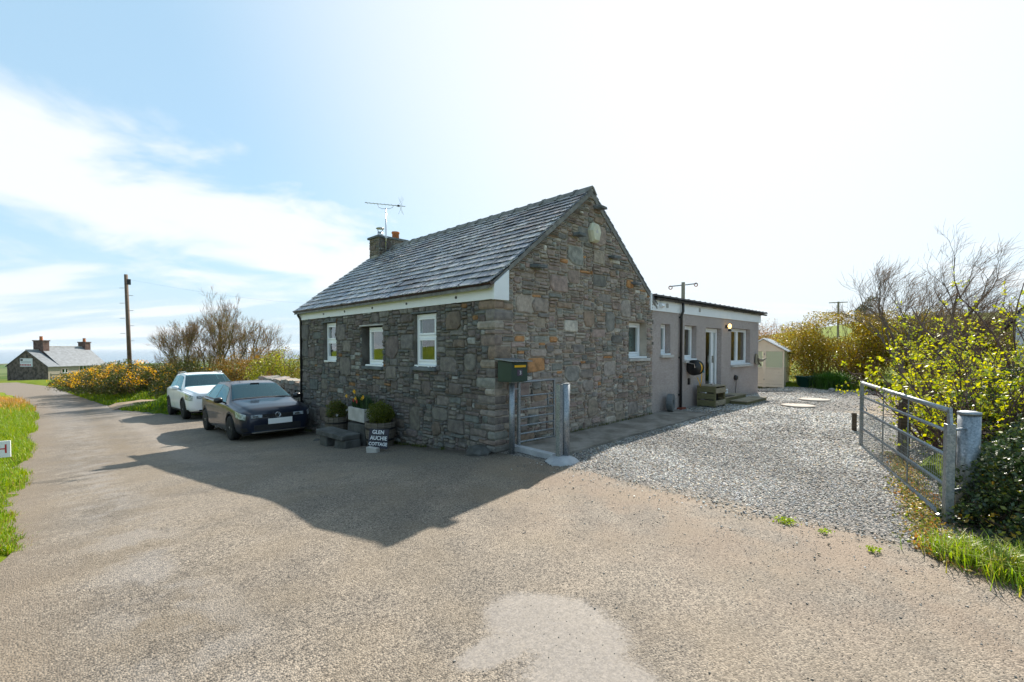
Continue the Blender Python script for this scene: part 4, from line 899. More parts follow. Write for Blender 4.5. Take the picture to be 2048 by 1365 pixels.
pad = MB().lathe([(.27, -.05), (.265, .02), (.20, .065), (.12, .10), (.02, .115)], (0, 0, 0), 22); pad.v = [(x * (1 + .12 * mnoise.noise(Vector((x * 6, y * 6, 1)))), y * (1 + .15 * mnoise.noise(Vector((x * 7, y * 5, 4)))), z) for x, y, z in pad.v]
pad.build('concrete_pad', M['padconc'], pr, smooth='a')
MB().tube([(.05, -.02, .02), (.05, -.02, 1.21)], .062, 18).build('round_post', M['galv'], pr, smooth='a'); MB().lathe([(.065, 0), (.065, .012)], (.05, -.02, 1.205), 18).build('post_cap', M['galv'], pr)
mb = MB(); mb.box(-.10, -.092, -.03, .05, .02, 1.20).box(-.092, -.02, .042, .05, .02, 1.20).box(-.092, -.02, -.03, -.022, .02, 1.20); mb.build('channel_post', M['galv'], pr, bevel=.002)
MB().lathe([(.009, 0), (.009, .006)], (.09, -.077, .85), 8, axis='y').build('bolt_hole', M['black'], pr)
# field gate (built along local +x from hinge to free end)
hq, hu = Hc(4.28, 4.52); fq, fu = Hc(5.99, 7.95); ln = math.hypot(fq - hq, fu - hu); an = math.atan2(fu - hu, fq - hq)
fg = thing('field_gate', 'long galvanised field gate with mesh swung open at the right of the yard', 'gate', hq, hu, .03, rot=an)
MB().box(-.03, .06, -.035, .035, .02, .98).build('hinge_stile', M['galv'], fg, bevel=.004); MB().prism([(-.03, .98), (.06, .98), (.05, 1.10), (.0, 1.14)], 'y', -.012, .012).build('hinge_plate', M['galv'], fg)
MB().box(ln - .05, ln, -.025, .025, 0, 1.16).build('end_stile', M['galv'], fg, bevel=.004)
for z, r in ((.03, .028), (.36, .017), (.66, .017), (.90, .017), (1.13, .026)): MB().tube([(.03, 0, z - (.02 if z > 1 else 0)), (ln - .02, 0, z)], r, 10).build('rail', M['galv'], fg, smooth='a')
for x in (ln * .36, ln * .66): MB().tube([(x, -.02, .03), (x, -.02, 1.12)], .008, 6).build('upright', M['galv'], fg)
mb = MB(); x = .08
while x < ln - .06: mb.tube([(x, .02, .03), (x, .02, .66)], .0022, 3, cap=False); x += .055
for z in np.arange(.05, .66, .075): mb.tube([(.06, .02, z), (ln - .05, .02, z)], .0022, 3, cap=False)
o = mb.build('wire_mesh', M['galv'], fg, fixn=False); o['kind'] = 'stuff'
MB().tube([(ln - .04, -.03, .74), (ln - .12, -.05, .70), (ln - .13, -.05, .66)], .010, 6).build('latch', M['galv'], fg)
q, u = Hc(4.60, 4.66); bp = thing('gate_post', 'stout round galvanised post carrying the field gate', 'post', q, u, -.05)
MB().tube([(0, 0, 0), (0, 0, 1.14)], .088, 24).build('tube', M['galv'], bp, smooth='a'); MB().lathe([(.092, 0), (.092, .03), (.05, .04)], (0, 0, 1.13), 24).build('cap', M['galv'], bp, smooth='a')
for z in (.4, 1.0): MB().tube([(-.02, .0, z), (-.27, .10, z)], .014, 6).build('hinge_pin', M['galv'], bp)
q, u = Hc(5.95, 7.02); tp = thing('timber_post', 'dark timber stump post behind the field gate', 'post', q, u, 0); MB().rbox((0, 0, .5), (.13, .13, 1.1), (.03, .02, .3), jit=.01).build('post', M['postwood'], tp, bevel=.01)
q, u = Hc(6.8, 9.2); tp = thing('marker_post', 'short timber peg standing in the gravel behind the gate end', 'post', q, u, 0); MB().rbox((0, 0, .22), (.08, .08, .5), (.0, .05, .3), jit=.006).build('post', M['postwood'], tp, bevel=.006)

# ---------------------------------------------------------------- things along the road wall
def round_bush(name, parent, rad, h, z0, cols, n=4500, seed=0):
    P = blob(n, [(0, 0, z0 + h * .45, rad, rad, h * .55), (rad * .3, 0, z0 + h * .35, rad * .8, rad * .8, h * .45)], .5, 6, -.35, seed, zmin=z0 - .02); return leafcloud(name, P, .035, cols, M['leaf'], parent, .45)
def barrel(label, q, u, z, r, h, bush):
    b = thing('barrel_planter', label, 'planter', q, u, z, group='half barrel planters by the road wall')
    n = 14
    for k in range(n):
        w0, w1 = 2 * math.pi * k / n, 2 * math.pi * (k + .93) / n; mb = MB(); V = []
        for (zz, s) in ((0, .82), (h * .5, .95), (h, 1.0)):
            for rr in (r, r - .022):
                for w in (w0, w1): V.append((rr * s * math.cos(w), rr * s * math.sin(w), zz))
        F = []
        for l in range(2): a = l * 4; F += [(a, a + 1, a + 5, a + 4), (a + 2, a + 6, a + 7, a + 3), (a, a + 4, a + 6, a + 2), (a + 1, a + 3, a + 7, a + 5)]
        F += [(0, 2, 3, 1), (8, 9, 11, 10)]; mb.add(V, F).build('stave', M['barrelwood'], b)
    for zz, s in ((h * .28, .905), (h * .72, .985)): MB().lathe([(r * s - .01, 0), (r * s + .004, 0), (r * s + .006, .04), (r * s - .01, .04)], (0, 0, zz), 28).build('hoop', M['black'], b)
    MB().lathe([(r * .93, 0), (r * .93, .01)], (0, 0, h - .05), 16).build('soil', M['postwood'], b)
    bush(b); return b
def b1(b):
    s = thing('potted_shrub', 'clipped green shrub with white daisies in the far barrel', 'shrub', 0, 0); s.location = b.location; s.rotation_euler = b.rotation_euler
    round_bush('foliage', s, .25, .46, .5, [(.07, .10, .015), (.11, .13, .02), (.05, .08, .012), (.16, .12, .03)], 4200, 3)
    for (x, y, z) in ((.16, -.22, .72), (-.10, -.24, .62)):
        mb = MB(); 
        for k in range(9): w = k * .7; mb.add([(x, y, z), (x + .03 * math.cos(w), y - .008, z + .03 * math.sin(w)), (x + .03 * math.cos(w + .4), y - .008, z + .03 * math.sin(w + .4))], [(0, 1, 2)])
        mb.build('daisy', M['signwhite'], s, fixn=False)
def b2(b):
    s = thing('potted_shrub', 'round clipped yellow-green bush in the barrel behind the name board', 'shrub', 0, 0); s.location = b.location; s.rotation_euler = b.rotation_euler
    round_bush('foliage', s, .27, .46, .48, [(.10, .12, .012), (.14, .15, .02), (.07, .09, .01)], 5200, 8)
barrel('half barrel planter farther from the corner, nearest the dark car', -.35, 5.3, fz(-.35, 5.3) - .01, .27, .56, b1)
barrel('half barrel planter with the name board leaning on it', -.38, 3.12, fz(-.38, 3.12) - .01, .315, .52, b2)
st = thing('stone_plinth', 'rough stone block carrying the pale flower trough', 'stone block', -.40, 3.82, fz(-.4, 3.82) - .03); MB().rbox((0, 0, .24), (.42, .74, .50), (0, 0, .03), jit=.03).build('block', M['darkstone'], st, bevel=.03)
st = thing('stone_step', 'long low stone slab step in front of the flower trough', 'stone block', -.86, 4.05, fz(-.86, 4.05) - .02)
MB().rbox((0, .05, .27), (.40, 1.25, .13), (0, R(2), .04), jit=.02).build('slab', M['darkstone'], st, bevel=.02); MB().rbox((.02, -.38, .09), (.37, .42, .25), (0, 0, .1), jit=.02).build('support', M['darkstone'], st, bevel=.02); MB().rbox((.02, .42, .09), (.37, .50, .25), (0, 0, -.1), jit=.02).build('support', M['darkstone'], st, bevel=.02)
tr = thing('flower_trough', 'pale square stone trough of daffodils against the wall', 'planter', -.40, 3.80, .17)
mb = MB(); t = .05; mb.box(-.19, -.19 + t, -.37, .37, 0, .29).box(.19 - t, .19, -.37, .37, 0, .29).box(-.14, .14, -.37, -.37 + t, 0, .289).box(-.14, .14, .37 - t, .37, 0, .289).box(-.14, .14, -.32, .32, 0, .24); mb.build('trough', M['sillstone'], tr, bevel=.01)
df = thing('daffodils', 'yellow daffodils and red tulips growing in the pale trough', 'flowers', -.40, 3.80, .40)
P = np.stack([rng.uniform(-.13, .13, 420), rng.uniform(-.33, .33, 420), np.full(420, 0)], 1); blades('leaves', P, .30, [(.03, .07, .02), (.05, .10, .03), (.02, .05, .02)], M['leaf'], df, width=.007, lean=.6)
for k, (x, y, z) in enumerate(((-.14, .52, .28), (-.10, .24, .40), (-.12, .17, .39), (-.16, .05, .26), (-.10, -.18, .30), (-.05, -.02, .24), (-.15, .02, .20), (-.1, .27, .2))):
    mb = MB().tube([(x * .4, y * .7, 0), (x * .8, y * .95, z * .6), (x, y, z)], .004, 5, cap=False); red = k >= 6; mb.build('flower_stem', M['green'], df)
    mb = MB()
    for j in range(6): w = j * 1.047; c, s_ = math.cos(w), math.sin(w); mb.add([(x, y, z), (x - .006, y + .036 * math.cos(w - .4), z + .036 * math.sin(w - .4)), (x - .010, y + .05 * c, z + .05 * s_), (x - .006, y + .036 * math.cos(w + .4), z + .036 * math.sin(w + .4))], [(0, 1, 2, 3)])
    fl = mb.build('flower_head', M['redpaint'] if red else M['yellow'], df, fixn=False)
    if not red: MB().lathe([(.010, 0), (.013, -.02), (.018, -.032)], (x, y, z), 8, axis='x').build('trumpet', M['yellow'], fl)
sb = thing('name_board', 'dark slate board chalked GLEN AUCHIE COTTAGE leaning on the near barrel', 'sign', -.80, 2.44, fz(-.8, 2.44) + .05, rot=R(-62))
MB().rbox((0, 0, .19), (.43, .022, .37), (R(-12), 0, 0)).build('board', M['slateboard'], sb, bevel=.003)
for tx, zz, xx, sz in (('GLEN', .31, -.01, .105), ('AUCHIE', .20, .01, .105), ('COTTAGE', .09, .01, .088)):
    o = text('lettering', tx, sz, M['chalk'], sb, (xx, -.016 + (zz - .19) * .2126 , zz), (R(90 - 12), 0, 0), .0015)
bk = thing('prop_stone', 'small pale stone block propping the foot of the name board', 'stone block', -.93, 2.42, fz(-.93, 2.42), rot=R(-62)); MB().rbox((.02, -.02, .045), (.22, .11, .11), (0, 0, .05), jit=.012).build('block', M['sillstone'], bk, bevel=.012)
for k, (q, u, s, lb) in enumerate(((-.55, 2.75, .16, 'rough foot stone tucked under the near barrel'), (-.18, .22, .34, 'mossy boulder at the foot of the cottage corner'), (-.75, 5.5, .13, 'small pale stone beside the far barrel'))):
    t = thing('boulder', lb, 'stone', q, u, fz(q, u) - .02); bm_ = MB().lathe([(s * .3, 0), (s * .62, s * .05), (s * .66, s * .2), (s * .45, s * .42), (s * .1, s * .5)], (0, 0, 0), 9); bm_.v = [(x + random.uniform(-.06, .06) * s, y + random.uniform(-.06, .06) * s, z) for x, y, z in bm_.v]; bm_.build('stone', M['darkstone'], t, bevel=.01)

# ---------------------------------------------------------------- things along the extension
hr = thing('hose_reel', 'black wall-mounted hose reel with yellow hose below the kitchen window', 'hose reel', 7.28, UE, 1.22)
MB().lathe([(.205, 0), (.215, .012), (.215, .02), (.10, .022), (.10, .20), (.205, .20), (.21, .215), (.205, .225)], (-.06, -.20, 0), 22, axis='x').build('drum', M['black'], hr, smooth='a')
mb = MB()
for k in range(5): mb.tube([(.00 + k * .034, -.20 + .155 * math.cos(w), .155 * math.sin(w)) for w in np.linspace(0, 6.28, 19)], .016, 6)
mb.tube([(.16, -.34, -.08), (.17, -.33, -.35), (.22, -.28, -.52), (.27, -.22, -.40), (.20, -.2, -.28)], .012, 6); mb.build('hose', M['yellow'], hr, smooth=True)
MB().tube([(-.09, 0, .14), (-.09, -.24, .10), (-.06, -.24, 0)], .014, 6).build('bracket', M['steel'], hr); MB().tube([(.22, -.24, .05), (.34, -.30, -.04), (.37, -.30, -.14)], .026, 8).build('spray_gun', simple('turquoise_plastic', (.02, .22, .32), .4, .4), hr, smooth='a')
MB().box(.03, .09, -.05, 0, -.48, -.30).build('tap_box', M['black'], hr)
cr_ = thing('slatted_crate', 'weathered slatted timber box standing against the extension by the door steps', 'crate', 7.62, -.62, fz(7.6, -.5) + .01)
for x in (0, .64):
    for y in (0, .46): MB().box(x, x + .05, y, y + .05, 0, .58).build('corner_post', M['greenwood'], cr_)
for z in (.04, .23, .42): MB().box(-.02, .0, .0, .5, z, z + .16).build('slat', M['greenwood'], cr_, bevel=.003)
for z in (.06, .40): MB().box(.0, .69, -.022, -.002, z, z + .14).build('slat', M['weathered'], cr_, bevel=.003)
for z in (.04, .23, .42): MB().box(.69, .71, .0, .5, z, z + .15).build('slat', M['greenwood'], cr_, bevel=.003)
for k in range(4): MB().box(-.03, .72, -.03 + k * .137, .10 + k * .137, .582, .602).build('lid_board', M['weathered'], cr_, bevel=.003)
MB().box(.0, .69, .20, .22, .02, .56).build('inner_panel', M['dark'], cr_)
t = thing('watering_rose', 'small metal fitting lying on top of the slatted crate', 'fitting', 7.98, -.38, fz(7.6, -.5) + .612); MB().lathe([(.05, 0), (.06, .02), (.02, .04)], (0, 0, 0), 12).build('disc', M['steel'], t); MB().tube([(0, 0, .03), (.12, .03, .05)], .01, 6).build('handle', M['steel'], t)
ds = thing('deck_steps', 'two-level weathered timber deck steps below the glazed door', 'steps', 8.50, -.05, fz(9, -.4))
def deck(x0, x1, y0, y1, z):
    mb = MB().box(x0 + .02, x1 - .02, y0 + .02, y1 - .01, .0, z - .03); mb.build('riser', M['greenwood'], ds); y = y0
    while y < y1 - .02: MB().box(x0, x1, y, min(y + .118, y1), z - .028, z).build('deck_board', M['weathered'], ds, bevel=.003); y += .124
deck(-.05, 1.75, -.50, 0, .22); deck(.35, 2.15, -.98, -.51, .12)
t = thing('door_mat', 'dark doormat on the upper deck step', 'doormat', 8.98, -.33, fz(9, -.4) + .222); MB().rbox((0.05, 0, .008), (.62, .36, .014), jit=.003).build('mat', M['black'], t)
t = thing('white_ornament', 'small white framed ornament leaning by the door foot', 'ornament', 9.78, -.10, fz(9, -.4) + .225); mb = MB().box(-.09, .09, -.02, .02, 0, .03).box(-.09, -.06, -.02, .02, .03, .11).box(.06, .09, -.02, .02, .03, .11).box(-.09, .09, -.02, .02, .11, .14); mb.build('frame', M['upvc'], t, bevel=.004)
t = thing('wall_lamp', 'lit round wall lamp above the wide extension window', 'lamp', 10.02, UE, 2.44); MB().lathe([(.06, 0), (.06, -.04), (.05, -.06)], (0, 0, 0), 12, axis='y').build('back_plate', M['black'], t); MB().lathe([(.025, -.08), (.05, -.03), (.055, 0), (.035, .05), (.01, .065)], (0, -.12, .02), 14).build('globe', M['lamp'], t, smooth='a'); MB().tube([(0, -.12, -.09), (0, -.12, -.15)], .05, 10).build('socket', M['black'], t)
t = thing('outdoor_socket', 'dark round power socket with trailing cable under the wide window', 'socket', 10.82, UE, .78); MB().lathe([(.09, 0), (.09, -.06), (.06, -.09)], (0, 0, 0), 14, axis='y').build('cover', M['black'], t); MB().tube([(.03, -.04, -.08), (.06, -.03, -.25), (.0, -.03, -.42), (.03, -.03, -.62)], .009, 5).build('cable', M['black'], t)
t = thing('wall_ornament', 'weathered driftwood bird ornament fixed at the extension corner', 'ornament', 12.82, UE, 1.36); MB().rbox((0, -.05, 0), (.28, .06, .36), (0, .2, 0), jit=.03).build('plaque', M['weathered'], t, bevel=.02); MB().tube([(.02, -.08, -.02), (.12, -.2, -.04), (.30, -.28, .05)], [.07, .05, .012], 7).build('bird', M['weathered'], t); MB().tube([(.05, -.08, -.08), (.1, -.16, -.24)], .02, 5).build('perch', M['postwood'], t)
t = thing('millstone', 'small round stone with a hole leaning on the extension by the gable', 'stone', 5.95, -.16, fz(6, -.2) + .03, rot=R(14))
mb = MB(); n = 22; V = []; F = []
for y in (-.07, .07):
    for r_ in (.075, .225):
        for k in range(n): w = 2 * math.pi * k / n; rr = r_ * (1 + .03 * mnoise.noise(Vector((math.cos(w) * 2, math.sin(w) * 2, r_ * 9)))); V.append((rr * math.cos(w), y, .24 + rr * math.sin(w)))
for k in range(n): j = (k + 1) % n; F += [(k, j, n + j, n + k), (2 * n + k, 3 * n + k, 3 * n + j, 2 * n + j), (n + k, n + j, 3 * n + j, 3 * n + k), (k, 2 * n + k, 2 * n + j, j)]
mb.add(V, F).build('ring', M['greysill'], t, bevel=.012)
for q, u, lb in ((11.6, -2.08, 'pale round manhole cover in the gravel, the farther of two'), (9.57, -2.14, 'pale round manhole cover in the gravel, the nearer of two')):
    t = thing('manhole_cover', lb, 'manhole cover', q, u, fz(q, u) + .02); MB().lathe([(.42, 0), (.42, .03), (.30, .035), (.02, .036)], (0, 0, 0), 26).build('lid', simple('buff_lid', (.34, .30, .26), .8, .2), t, smooth='a')

# ---------------------------------------------------------------- greenhouse shed
frost = mat_leaf('frosted_acrylic', .3, .62, .4); frost.node_tree.nodes['Principled BSDF'].inputs['Base Color'].default_value = (.72, .74, .64, 1)
for l_ in list(frost.node_tree.links):
    if l_.from_node.type == 'ATTRIBUTE': frost.node_tree.links.remove(l_)
for n_ in frost.node_tree.nodes:
    if n_.type == 'HUE_SAT': n_.inputs['Color'].default_value = (.72, .76, .62, 1); n_.inputs['Value'].default_value = 1.25; n_.inputs['Saturation'].default_value = 1
gq, gu = Hc(11.05, 18.92); gh = thing('summer_house', 'small cream timber greenhouse shed with pale ribbed roof beyond the extension', 'shed', gq, gu, fz(gq, gu) + .01, rot=R(-35.6) - A)
GW, GD, GE, GA, SILL = 1.46, 2.4, 1.55, 1.98, .78      # front runs along -x from the near corner, depth along +y
def gp(x, y): return (-x, y)
for z0 in np.arange(.02, SILL - .02, .125):
    MB().box(-GW, 0, 0, .02, z0, z0 + .118).build('board', M['creamwood'], gh, bevel=.003); MB().box(-.02, 0, .022, GD, z0, z0 + .118).build('board', M['creamwood'], gh, bevel=.003)
for x in (0, -.66, -.72, -GW): MB().box(x - .03, x + .03, -.015, .04, 0, GE if x in (0, -GW) else GE + .2).build('post', M['creamwood'], gh, bevel=.003)
for y in (.8, 1.6, GD): MB().box(-.035, .012, y - .03, y + .03, 0, GE).build('post', M['creamwood'], gh)
MB().box(-GW, 0, -.01, .03, SILL, SILL + .05).box(-GW, 0, -.01, .03, GE - .06, GE).box(-.03, .01, .03, GD, SILL, SILL + .05).box(-.03, .01, .03, GD, GE - .06, GE).build('rail', M['creamwood'], gh)
MB().prism([(-GW, GE), (0, GE), (-GW / 2, GA)], 'y', 0, .03).build('gable_board', M['creamwood'], gh)
MB().prism([(-GW, GE), (0, GE), (-GW / 2, GA)], 'y', GD - .03, GD).build('gable_board', M['creamwood'], gh); MB().box(-GW, -GW + .03, 0, GD, 0, SILL).build('side_panel', M['creamwood'], gh); MB().box(-GW + .005, -GW + .012, .05, GD - .03, SILL + .01, GE - .06).build('pane', frost, gh); MB().box(-GW + .05, -.05, GD - .02, GD - .012, SILL + .01, GE - .02).build('pane', frost, gh); MB().box(-GW, 0, GD - .03, GD, 0, SILL).build('rear_panel', M['creamwood'], gh)
MB().box(-.63, -.03, .005, .012, SILL + .05, GE - .06).build('pane', frost, gh); MB().box(-GW + .05, -.76, .005, .012, SILL + .05, GE - .06).build('pane', frost, gh); MB().box(-.012, -.005, .05, GD - .03, SILL + .05, GE - .06).build('pane', frost, gh)
for s in (-1, 1):
    x0, x1 = (-GW / 2, .17) if s > 0 else (-GW - .17, -GW / 2); za, zb = (GA + .03, GE - .07) if s > 0 else (GE - .07, GA + .03)
    MB().prism([(x0, za), (x1, zb), (x1, zb + .02), (x0, za + .02)], 'y', -.12, GD + .1).build('roof_sheet', M['signwhite'], gh); 
    y = -.12
    while y < GD + .1: MB().prism([(x0, za + .021), (x1, zb + .021), (x1, zb + .045), (x0, za + .045)], 'y', y, y + .03).build('roof_rib', M['signwhite'], gh); y += .27
for z in (.3, 1.35): MB().box(-.70, -.68, -.03, -.015, z, z + .06).build('hinge', M['black'], gh)
q, u = Hc(12.15, 19.2); t = thing('green_tub', 'dark green plastic tub beside the cream shed', 'tub', q, u, fz(q, u)); MB().lathe([(.30, 0), (.36, .42), (.39, .42), (.39, .46), (.34, .46), (.33, .40)], (0, 0, 0), 14).build('tub', simple('green_plastic', (.01, .07, .055), .5, .4), t, smooth='a')

P = []
for _ in range(2600):
    u = random.uniform(.0, 8.3); 
    if mnoise.noise(Vector((u * 1.6, 3, 0))) > .05: P.append((-.05 - abs(random.gauss(0, .05)), u, fz(-.05, u)))
for _ in range(500): q = random.uniform(.4, 5.2); P.append((q, -.05 - abs(random.gauss(0, .02)), fz(q, 0) + .07))
o = inH(blades('wall_foot_weeds', np.array(P), .06, [(.05, .08, .015), (.09, .11, .02), (.14, .12, .05)], M['leaf'], None, width=.004, lean=1.0)); tag(o, 'sparse weeds and moss along the foot of the cottage walls', kind='stuff')
# ---------------------------------------------------------------- cars
def cat(P, t):
    n = len(P) - 1; t = max(0, min(t, n)); i = min(int(t), n - 1); f = t - i; p1, p2 = P[i], P[i + 1]; p0 = P[i - 1] if i else 2 * p1 - p2; p3 = P[i + 2] if i + 2 <= n else 2 * p2 - p1
    return .5 * ((2 * p1) + (-p0 + p2) * f + (2 * p0 - 5 * p1 + 4 * p2 - p3) * f * f + (-p0 + 3 * p1 - 3 * p2 + p3) * f ** 3)
class Car:
    def __init__(s, L, st, whl, wr, clad=False):
        s.L = L; s.st = np.array(st); s.wheels = whl; s.wr = wr; s.yd = np.linspace(0, L, 241); k = np.exp(-.5 * (np.arange(-6, 7) / 2.0) ** 2); k /= k.sum(); s.tab = []
        for c in range(1, 7):
            v = np.interp(s.yd, s.st[:, 0], s.st[:, c]); pv = np.pad(v, 6, mode='reflect', reflect_type='odd'); s.tab.append(np.convolve(pv, k, 'valid'))
    def ring(s, y):
        zb, zl, zt, wb, wl, wt = [float(np.interp(y, s.yd, t)) for t in s.tab]; zm = zb + (zl - zb) * .5
        return np.array([(0, zb), (wb * .8, zb), (wb, zb + .07), (wl + .005, zm), (wl, zl - .03), (wl - .045, zl + .012), (wt + .035, zt - .055), (wt - .09, zt - .006), (0, zt + .012)])
    def S(s, y, t, off=0.):
        p = cat(s.ring(y), t); 
        if off:
            e = .01; a = cat(s.ring(y), min(t + .05, 8)) - cat(s.ring(y), max(t - .05, 0)); b0 = cat(s.ring(max(y - e, 0)), t); b1 = cat(s.ring(min(y + e, s.L)), t)
            va = Vector((a[0], 0, a[1])); vb = Vector((b1[0] - b0[0], min(y + e, s.L) - max(y - e, 0), b1[1] - b0[1])); n = va.cross(vb).normalized(); n = -n if (n.x * p[0] + n.z * (p[1] - .6)) < 0 else n
            return (p[0] + n.x * off, y + n.y * off, p[1] + n.z * off)
        return (float(p[0]), y, float(p[1]))
    def body(s, name, mat, parent, holes=()):
        ys = np.unique(np.concatenate([np.linspace(0, .3, 9), np.arange(.3, s.L - .2, .035), np.linspace(s.L - .2, s.L, 6)])); ts = np.concatenate([np.linspace(0, 1, 3)[:-1], np.linspace(1, 4.3, 30)[:-1], np.linspace(4.3, 8, 26)]); nt = len(ts); V = []
        for y in ys:
            r = s.ring(y); h = [cat(r, t) for t in ts]; h = [(float(a), float(b)) for a, b in h]; row = []
            for x, z in h:
                for yw in s.wheels:
                    if x > .5 and (y - yw) ** 2 + (z - s.wr) ** 2 < (s.wr + .055) ** 2: x = .56
                row.append((x, y, z))
            V += [(-x, y, z) for x, y, z in row] + [(x, y, z) for x, y, z in row[::-1][1:]]
        n = 2 * nt - 1; 
        def tt(j): return ts[j] if j < nt else ts[2 * nt - 2 - j]
        def cut(i, j):
            y, t = (ys[i] + ys[i + 1]) / 2, (tt(j) + tt(j + 1)) / 2
            for (y0, y1, t0, t1) in holes:
                if t0 < t < t1:
                    f = (t - t0) / (t1 - t0); a = y0(f) if callable(y0) else y0; b = y1(f) if callable(y1) else y1
                    if a + .02 < y < b - .02: return True
            return False
        F = [(i * n + j, i * n + j + 1, (i + 1) * n + j + 1, (i + 1) * n + j) for i in range(len(ys) - 1) for j in range(n - 1) if not cut(i, j)]; F += [tuple(range(n))[::-1], tuple((len(ys) - 1) * n + j for j in range(n))]
        mb = MB(); mb.add(V, F); return mb.build(name, mat, parent, smooth='a')
    def patch(s, name, mat, parent, y0, y1, t0, t1, off=.006, ny=14, nt=8, sides=(-1, 1), full=False):
        o = None
        fy = lambda v, f: v(f) if callable(v) else v
        if full:
            V = []; ts = [(-1, t) for t in np.linspace(t0, 8, nt)] + [(1, t) for t in np.linspace(8, t0, nt)][1:]
            for y in np.linspace(y0, y1, ny):
                for sd, t in ts: p = s.S(y, t, off); V.append((sd * p[0], p[1], p[2]))
            n = len(ts); return MB().add(V, [(i * n + j, i * n + j + 1, (i + 1) * n + j + 1, (i + 1) * n + j) for i in range(ny - 1) for j in range(n - 1)]).build(name, mat, parent, smooth=True, fixn=False)
        for sd in sides:
            V = []
            for y_ in np.linspace(0, 1, ny):
                for f in np.linspace(0, 1, nt):
                    a, b = fy(y0, f), fy(y1, f); y = a + (b - a) * y_; p = s.S(y, t0 + (t1 - t0) * f, off); V.append((sd * p[0], p[1], p[2]))
            o = MB().add(V, [(i * nt + j, i * nt + j + 1, (i + 1) * nt + j + 1, (i + 1) * nt + j) for i in range(ny - 1) for j in range(nt - 1)]).build(name, mat, parent, smooth=True, fixn=False)
        return o
M['carglass'] = mat_glass('tinted_car_glass', (.30, .44, .45), (.38, .64, .72)); M['seat'] = simple('dark_seat_fabric', (.03, .03, .033), .9, .1)
def cabin(c, seats, z, dash, roof=1.3):
    MB().box(-.72, .72, dash + .1, 4.0, .32, z - .02).build('cabin_floor', M['seat'], c); MB().rbox((0, dash, z + .02), (1.3, .42, .10), (R(-6), 0, 0)).build('dashboard', M['seat'], c, bevel=.03)
    for y, zz in seats:
        for x in (-.36, .36): MB().rbox((x, y, z + .10), (.46, .12, .46), (R(-12), 0, 0)).build('seat', M['seat'], c, bevel=.05); MB().rbox((x, y + .07, z + .42), (.25, .09, .17), (R(-10), 0, 0)).build('headrest', M['seat'], c, bevel=.04)
    MB().tube([(.36 + .18 * math.cos(w), dash + .28 + .06 * math.sin(w), z + .06 + .17 * math.sin(w)) for w in np.linspace(0, 6.283, 19)], .014, 6, cap=False).build('steering_wheel', M['seat'], c)
    MB().rbox((0, dash + .42, z + .47), (.22, .03, .06)).build('rear_view_mirror', M['trim'], c)
    MB().rbox((-.25, dash - .08, z + .085), (.12, .10, .004), (R(-6), 0, .2)).build('parking_permit', M['plate'], c)
M['headlamp'] = simple('headlamp_lens', (.34, .38, .42), .08, .6, coat=.6, var=.55, scale=16); M['chrome'] = simple('chrome_trim', (.7, .71, .72), .12, .5, 1.0); M['trim'] = simple('black_trim', (.018, .018, .02), .5, .4); M['plate'] = simple('blank_white_plate', (.85, .85, .85), .4, .3, var=.01)
def wheel(parent, x, y, r, side, turn=0):
    mb = MB().lathe([(r * .66, -.10), (r * .93, -.105), (r, -.075), (r, .075), (r * .93, .105), (r * .66, .10)], (0, 0, 0), 30, axis='x'); w = mb.build('wheel', M['tyre'], parent, smooth='a'); w.location = (x, y, r); w.rotation_euler = (0, 0, turn)
    rm = MB().lathe([(r * .67, .02), (r * .69, .10), (r * .64, .09), (r * .60, .04), (.03, .03)], (0, 0, 0), 24, axis='x'); rm.v = [(v[0] * side, v[1], v[2]) for v in rm.v]
    for k in range(10):
        a = k * math.pi / 5 + .1 * (k % 2) ; c, s_ = math.cos(a), math.sin(a); wdt = .022
        V = [(side * .095, c * .05 - s_ * wdt, s_ * .05 + c * wdt), (side * .095, c * .05 + s_ * wdt, s_ * .05 - c * wdt), (side * .088, c * r * .65 + s_ * wdt * .8, s_ * r * .65 - c * wdt * .8), (side * .088, c * r * .65 - s_ * wdt * .8, s_ * r * .65 + c * wdt * .8)]
        rm.add(V + [(v[0] - side * .03, v[1], v[2]) for v in V], [(0, 1, 2, 3), (0, 4, 5, 1), (2, 6, 7, 3), (1, 5, 6, 2), (3, 7, 4, 0)])
    rm.lathe([(.05, .0), (.045, .1)], (0, 0, 0), 12, axis='x') if side > 0 else rm.lathe([(.05, .0), (.045, -.1)], (0, 0, 0), 12, axis='x')
    rm.build('rim', M['alloy'], w, smooth='a')
def arch(car, parent, mat, rad=.02):
    for yw in car.wheels:
        for sd in (-1, 1):
            pts = []
            for k in range(15):
                a = R(-12) + (math.pi + R(24)) * k / 14; y = yw + (car.wr + .065) * math.cos(a); z = car.wr + (car.wr + .065) * math.sin(a); r = car.ring(min(max(y, 0), car.L)); x = max(float(np.interp(z, r[2:5, 1], r[2:5, 0])), .6); pts.append((sd * (x - .006), y, z))
            MB().tube(pts, rad, 6).build('wheel_arch', mat, parent, smooth=True)
def mirror(car, parent, y, z, x, mat):
    for sd in (-1, 1):
        mb = MB().lathe([(.02, -.10), (.065, -.085), (.085, 0), (.075, .07), (.03, .10)], (0, 0, 0), 12, axis='x'); mb.v = [(v[0] * 1.05, v[1] * .75, v[2] * .95) for v in mb.v]; o = mb.build('door_mirror', mat, parent, smooth='a'); o.location = (sd * (x + .12), y, z + .03)
        MB().tube([(sd * (x - .04), y + .03, z - .04), (sd * (x + .05), y, z)], .018, 6).build('mirror_arm', M['trim'], parent)
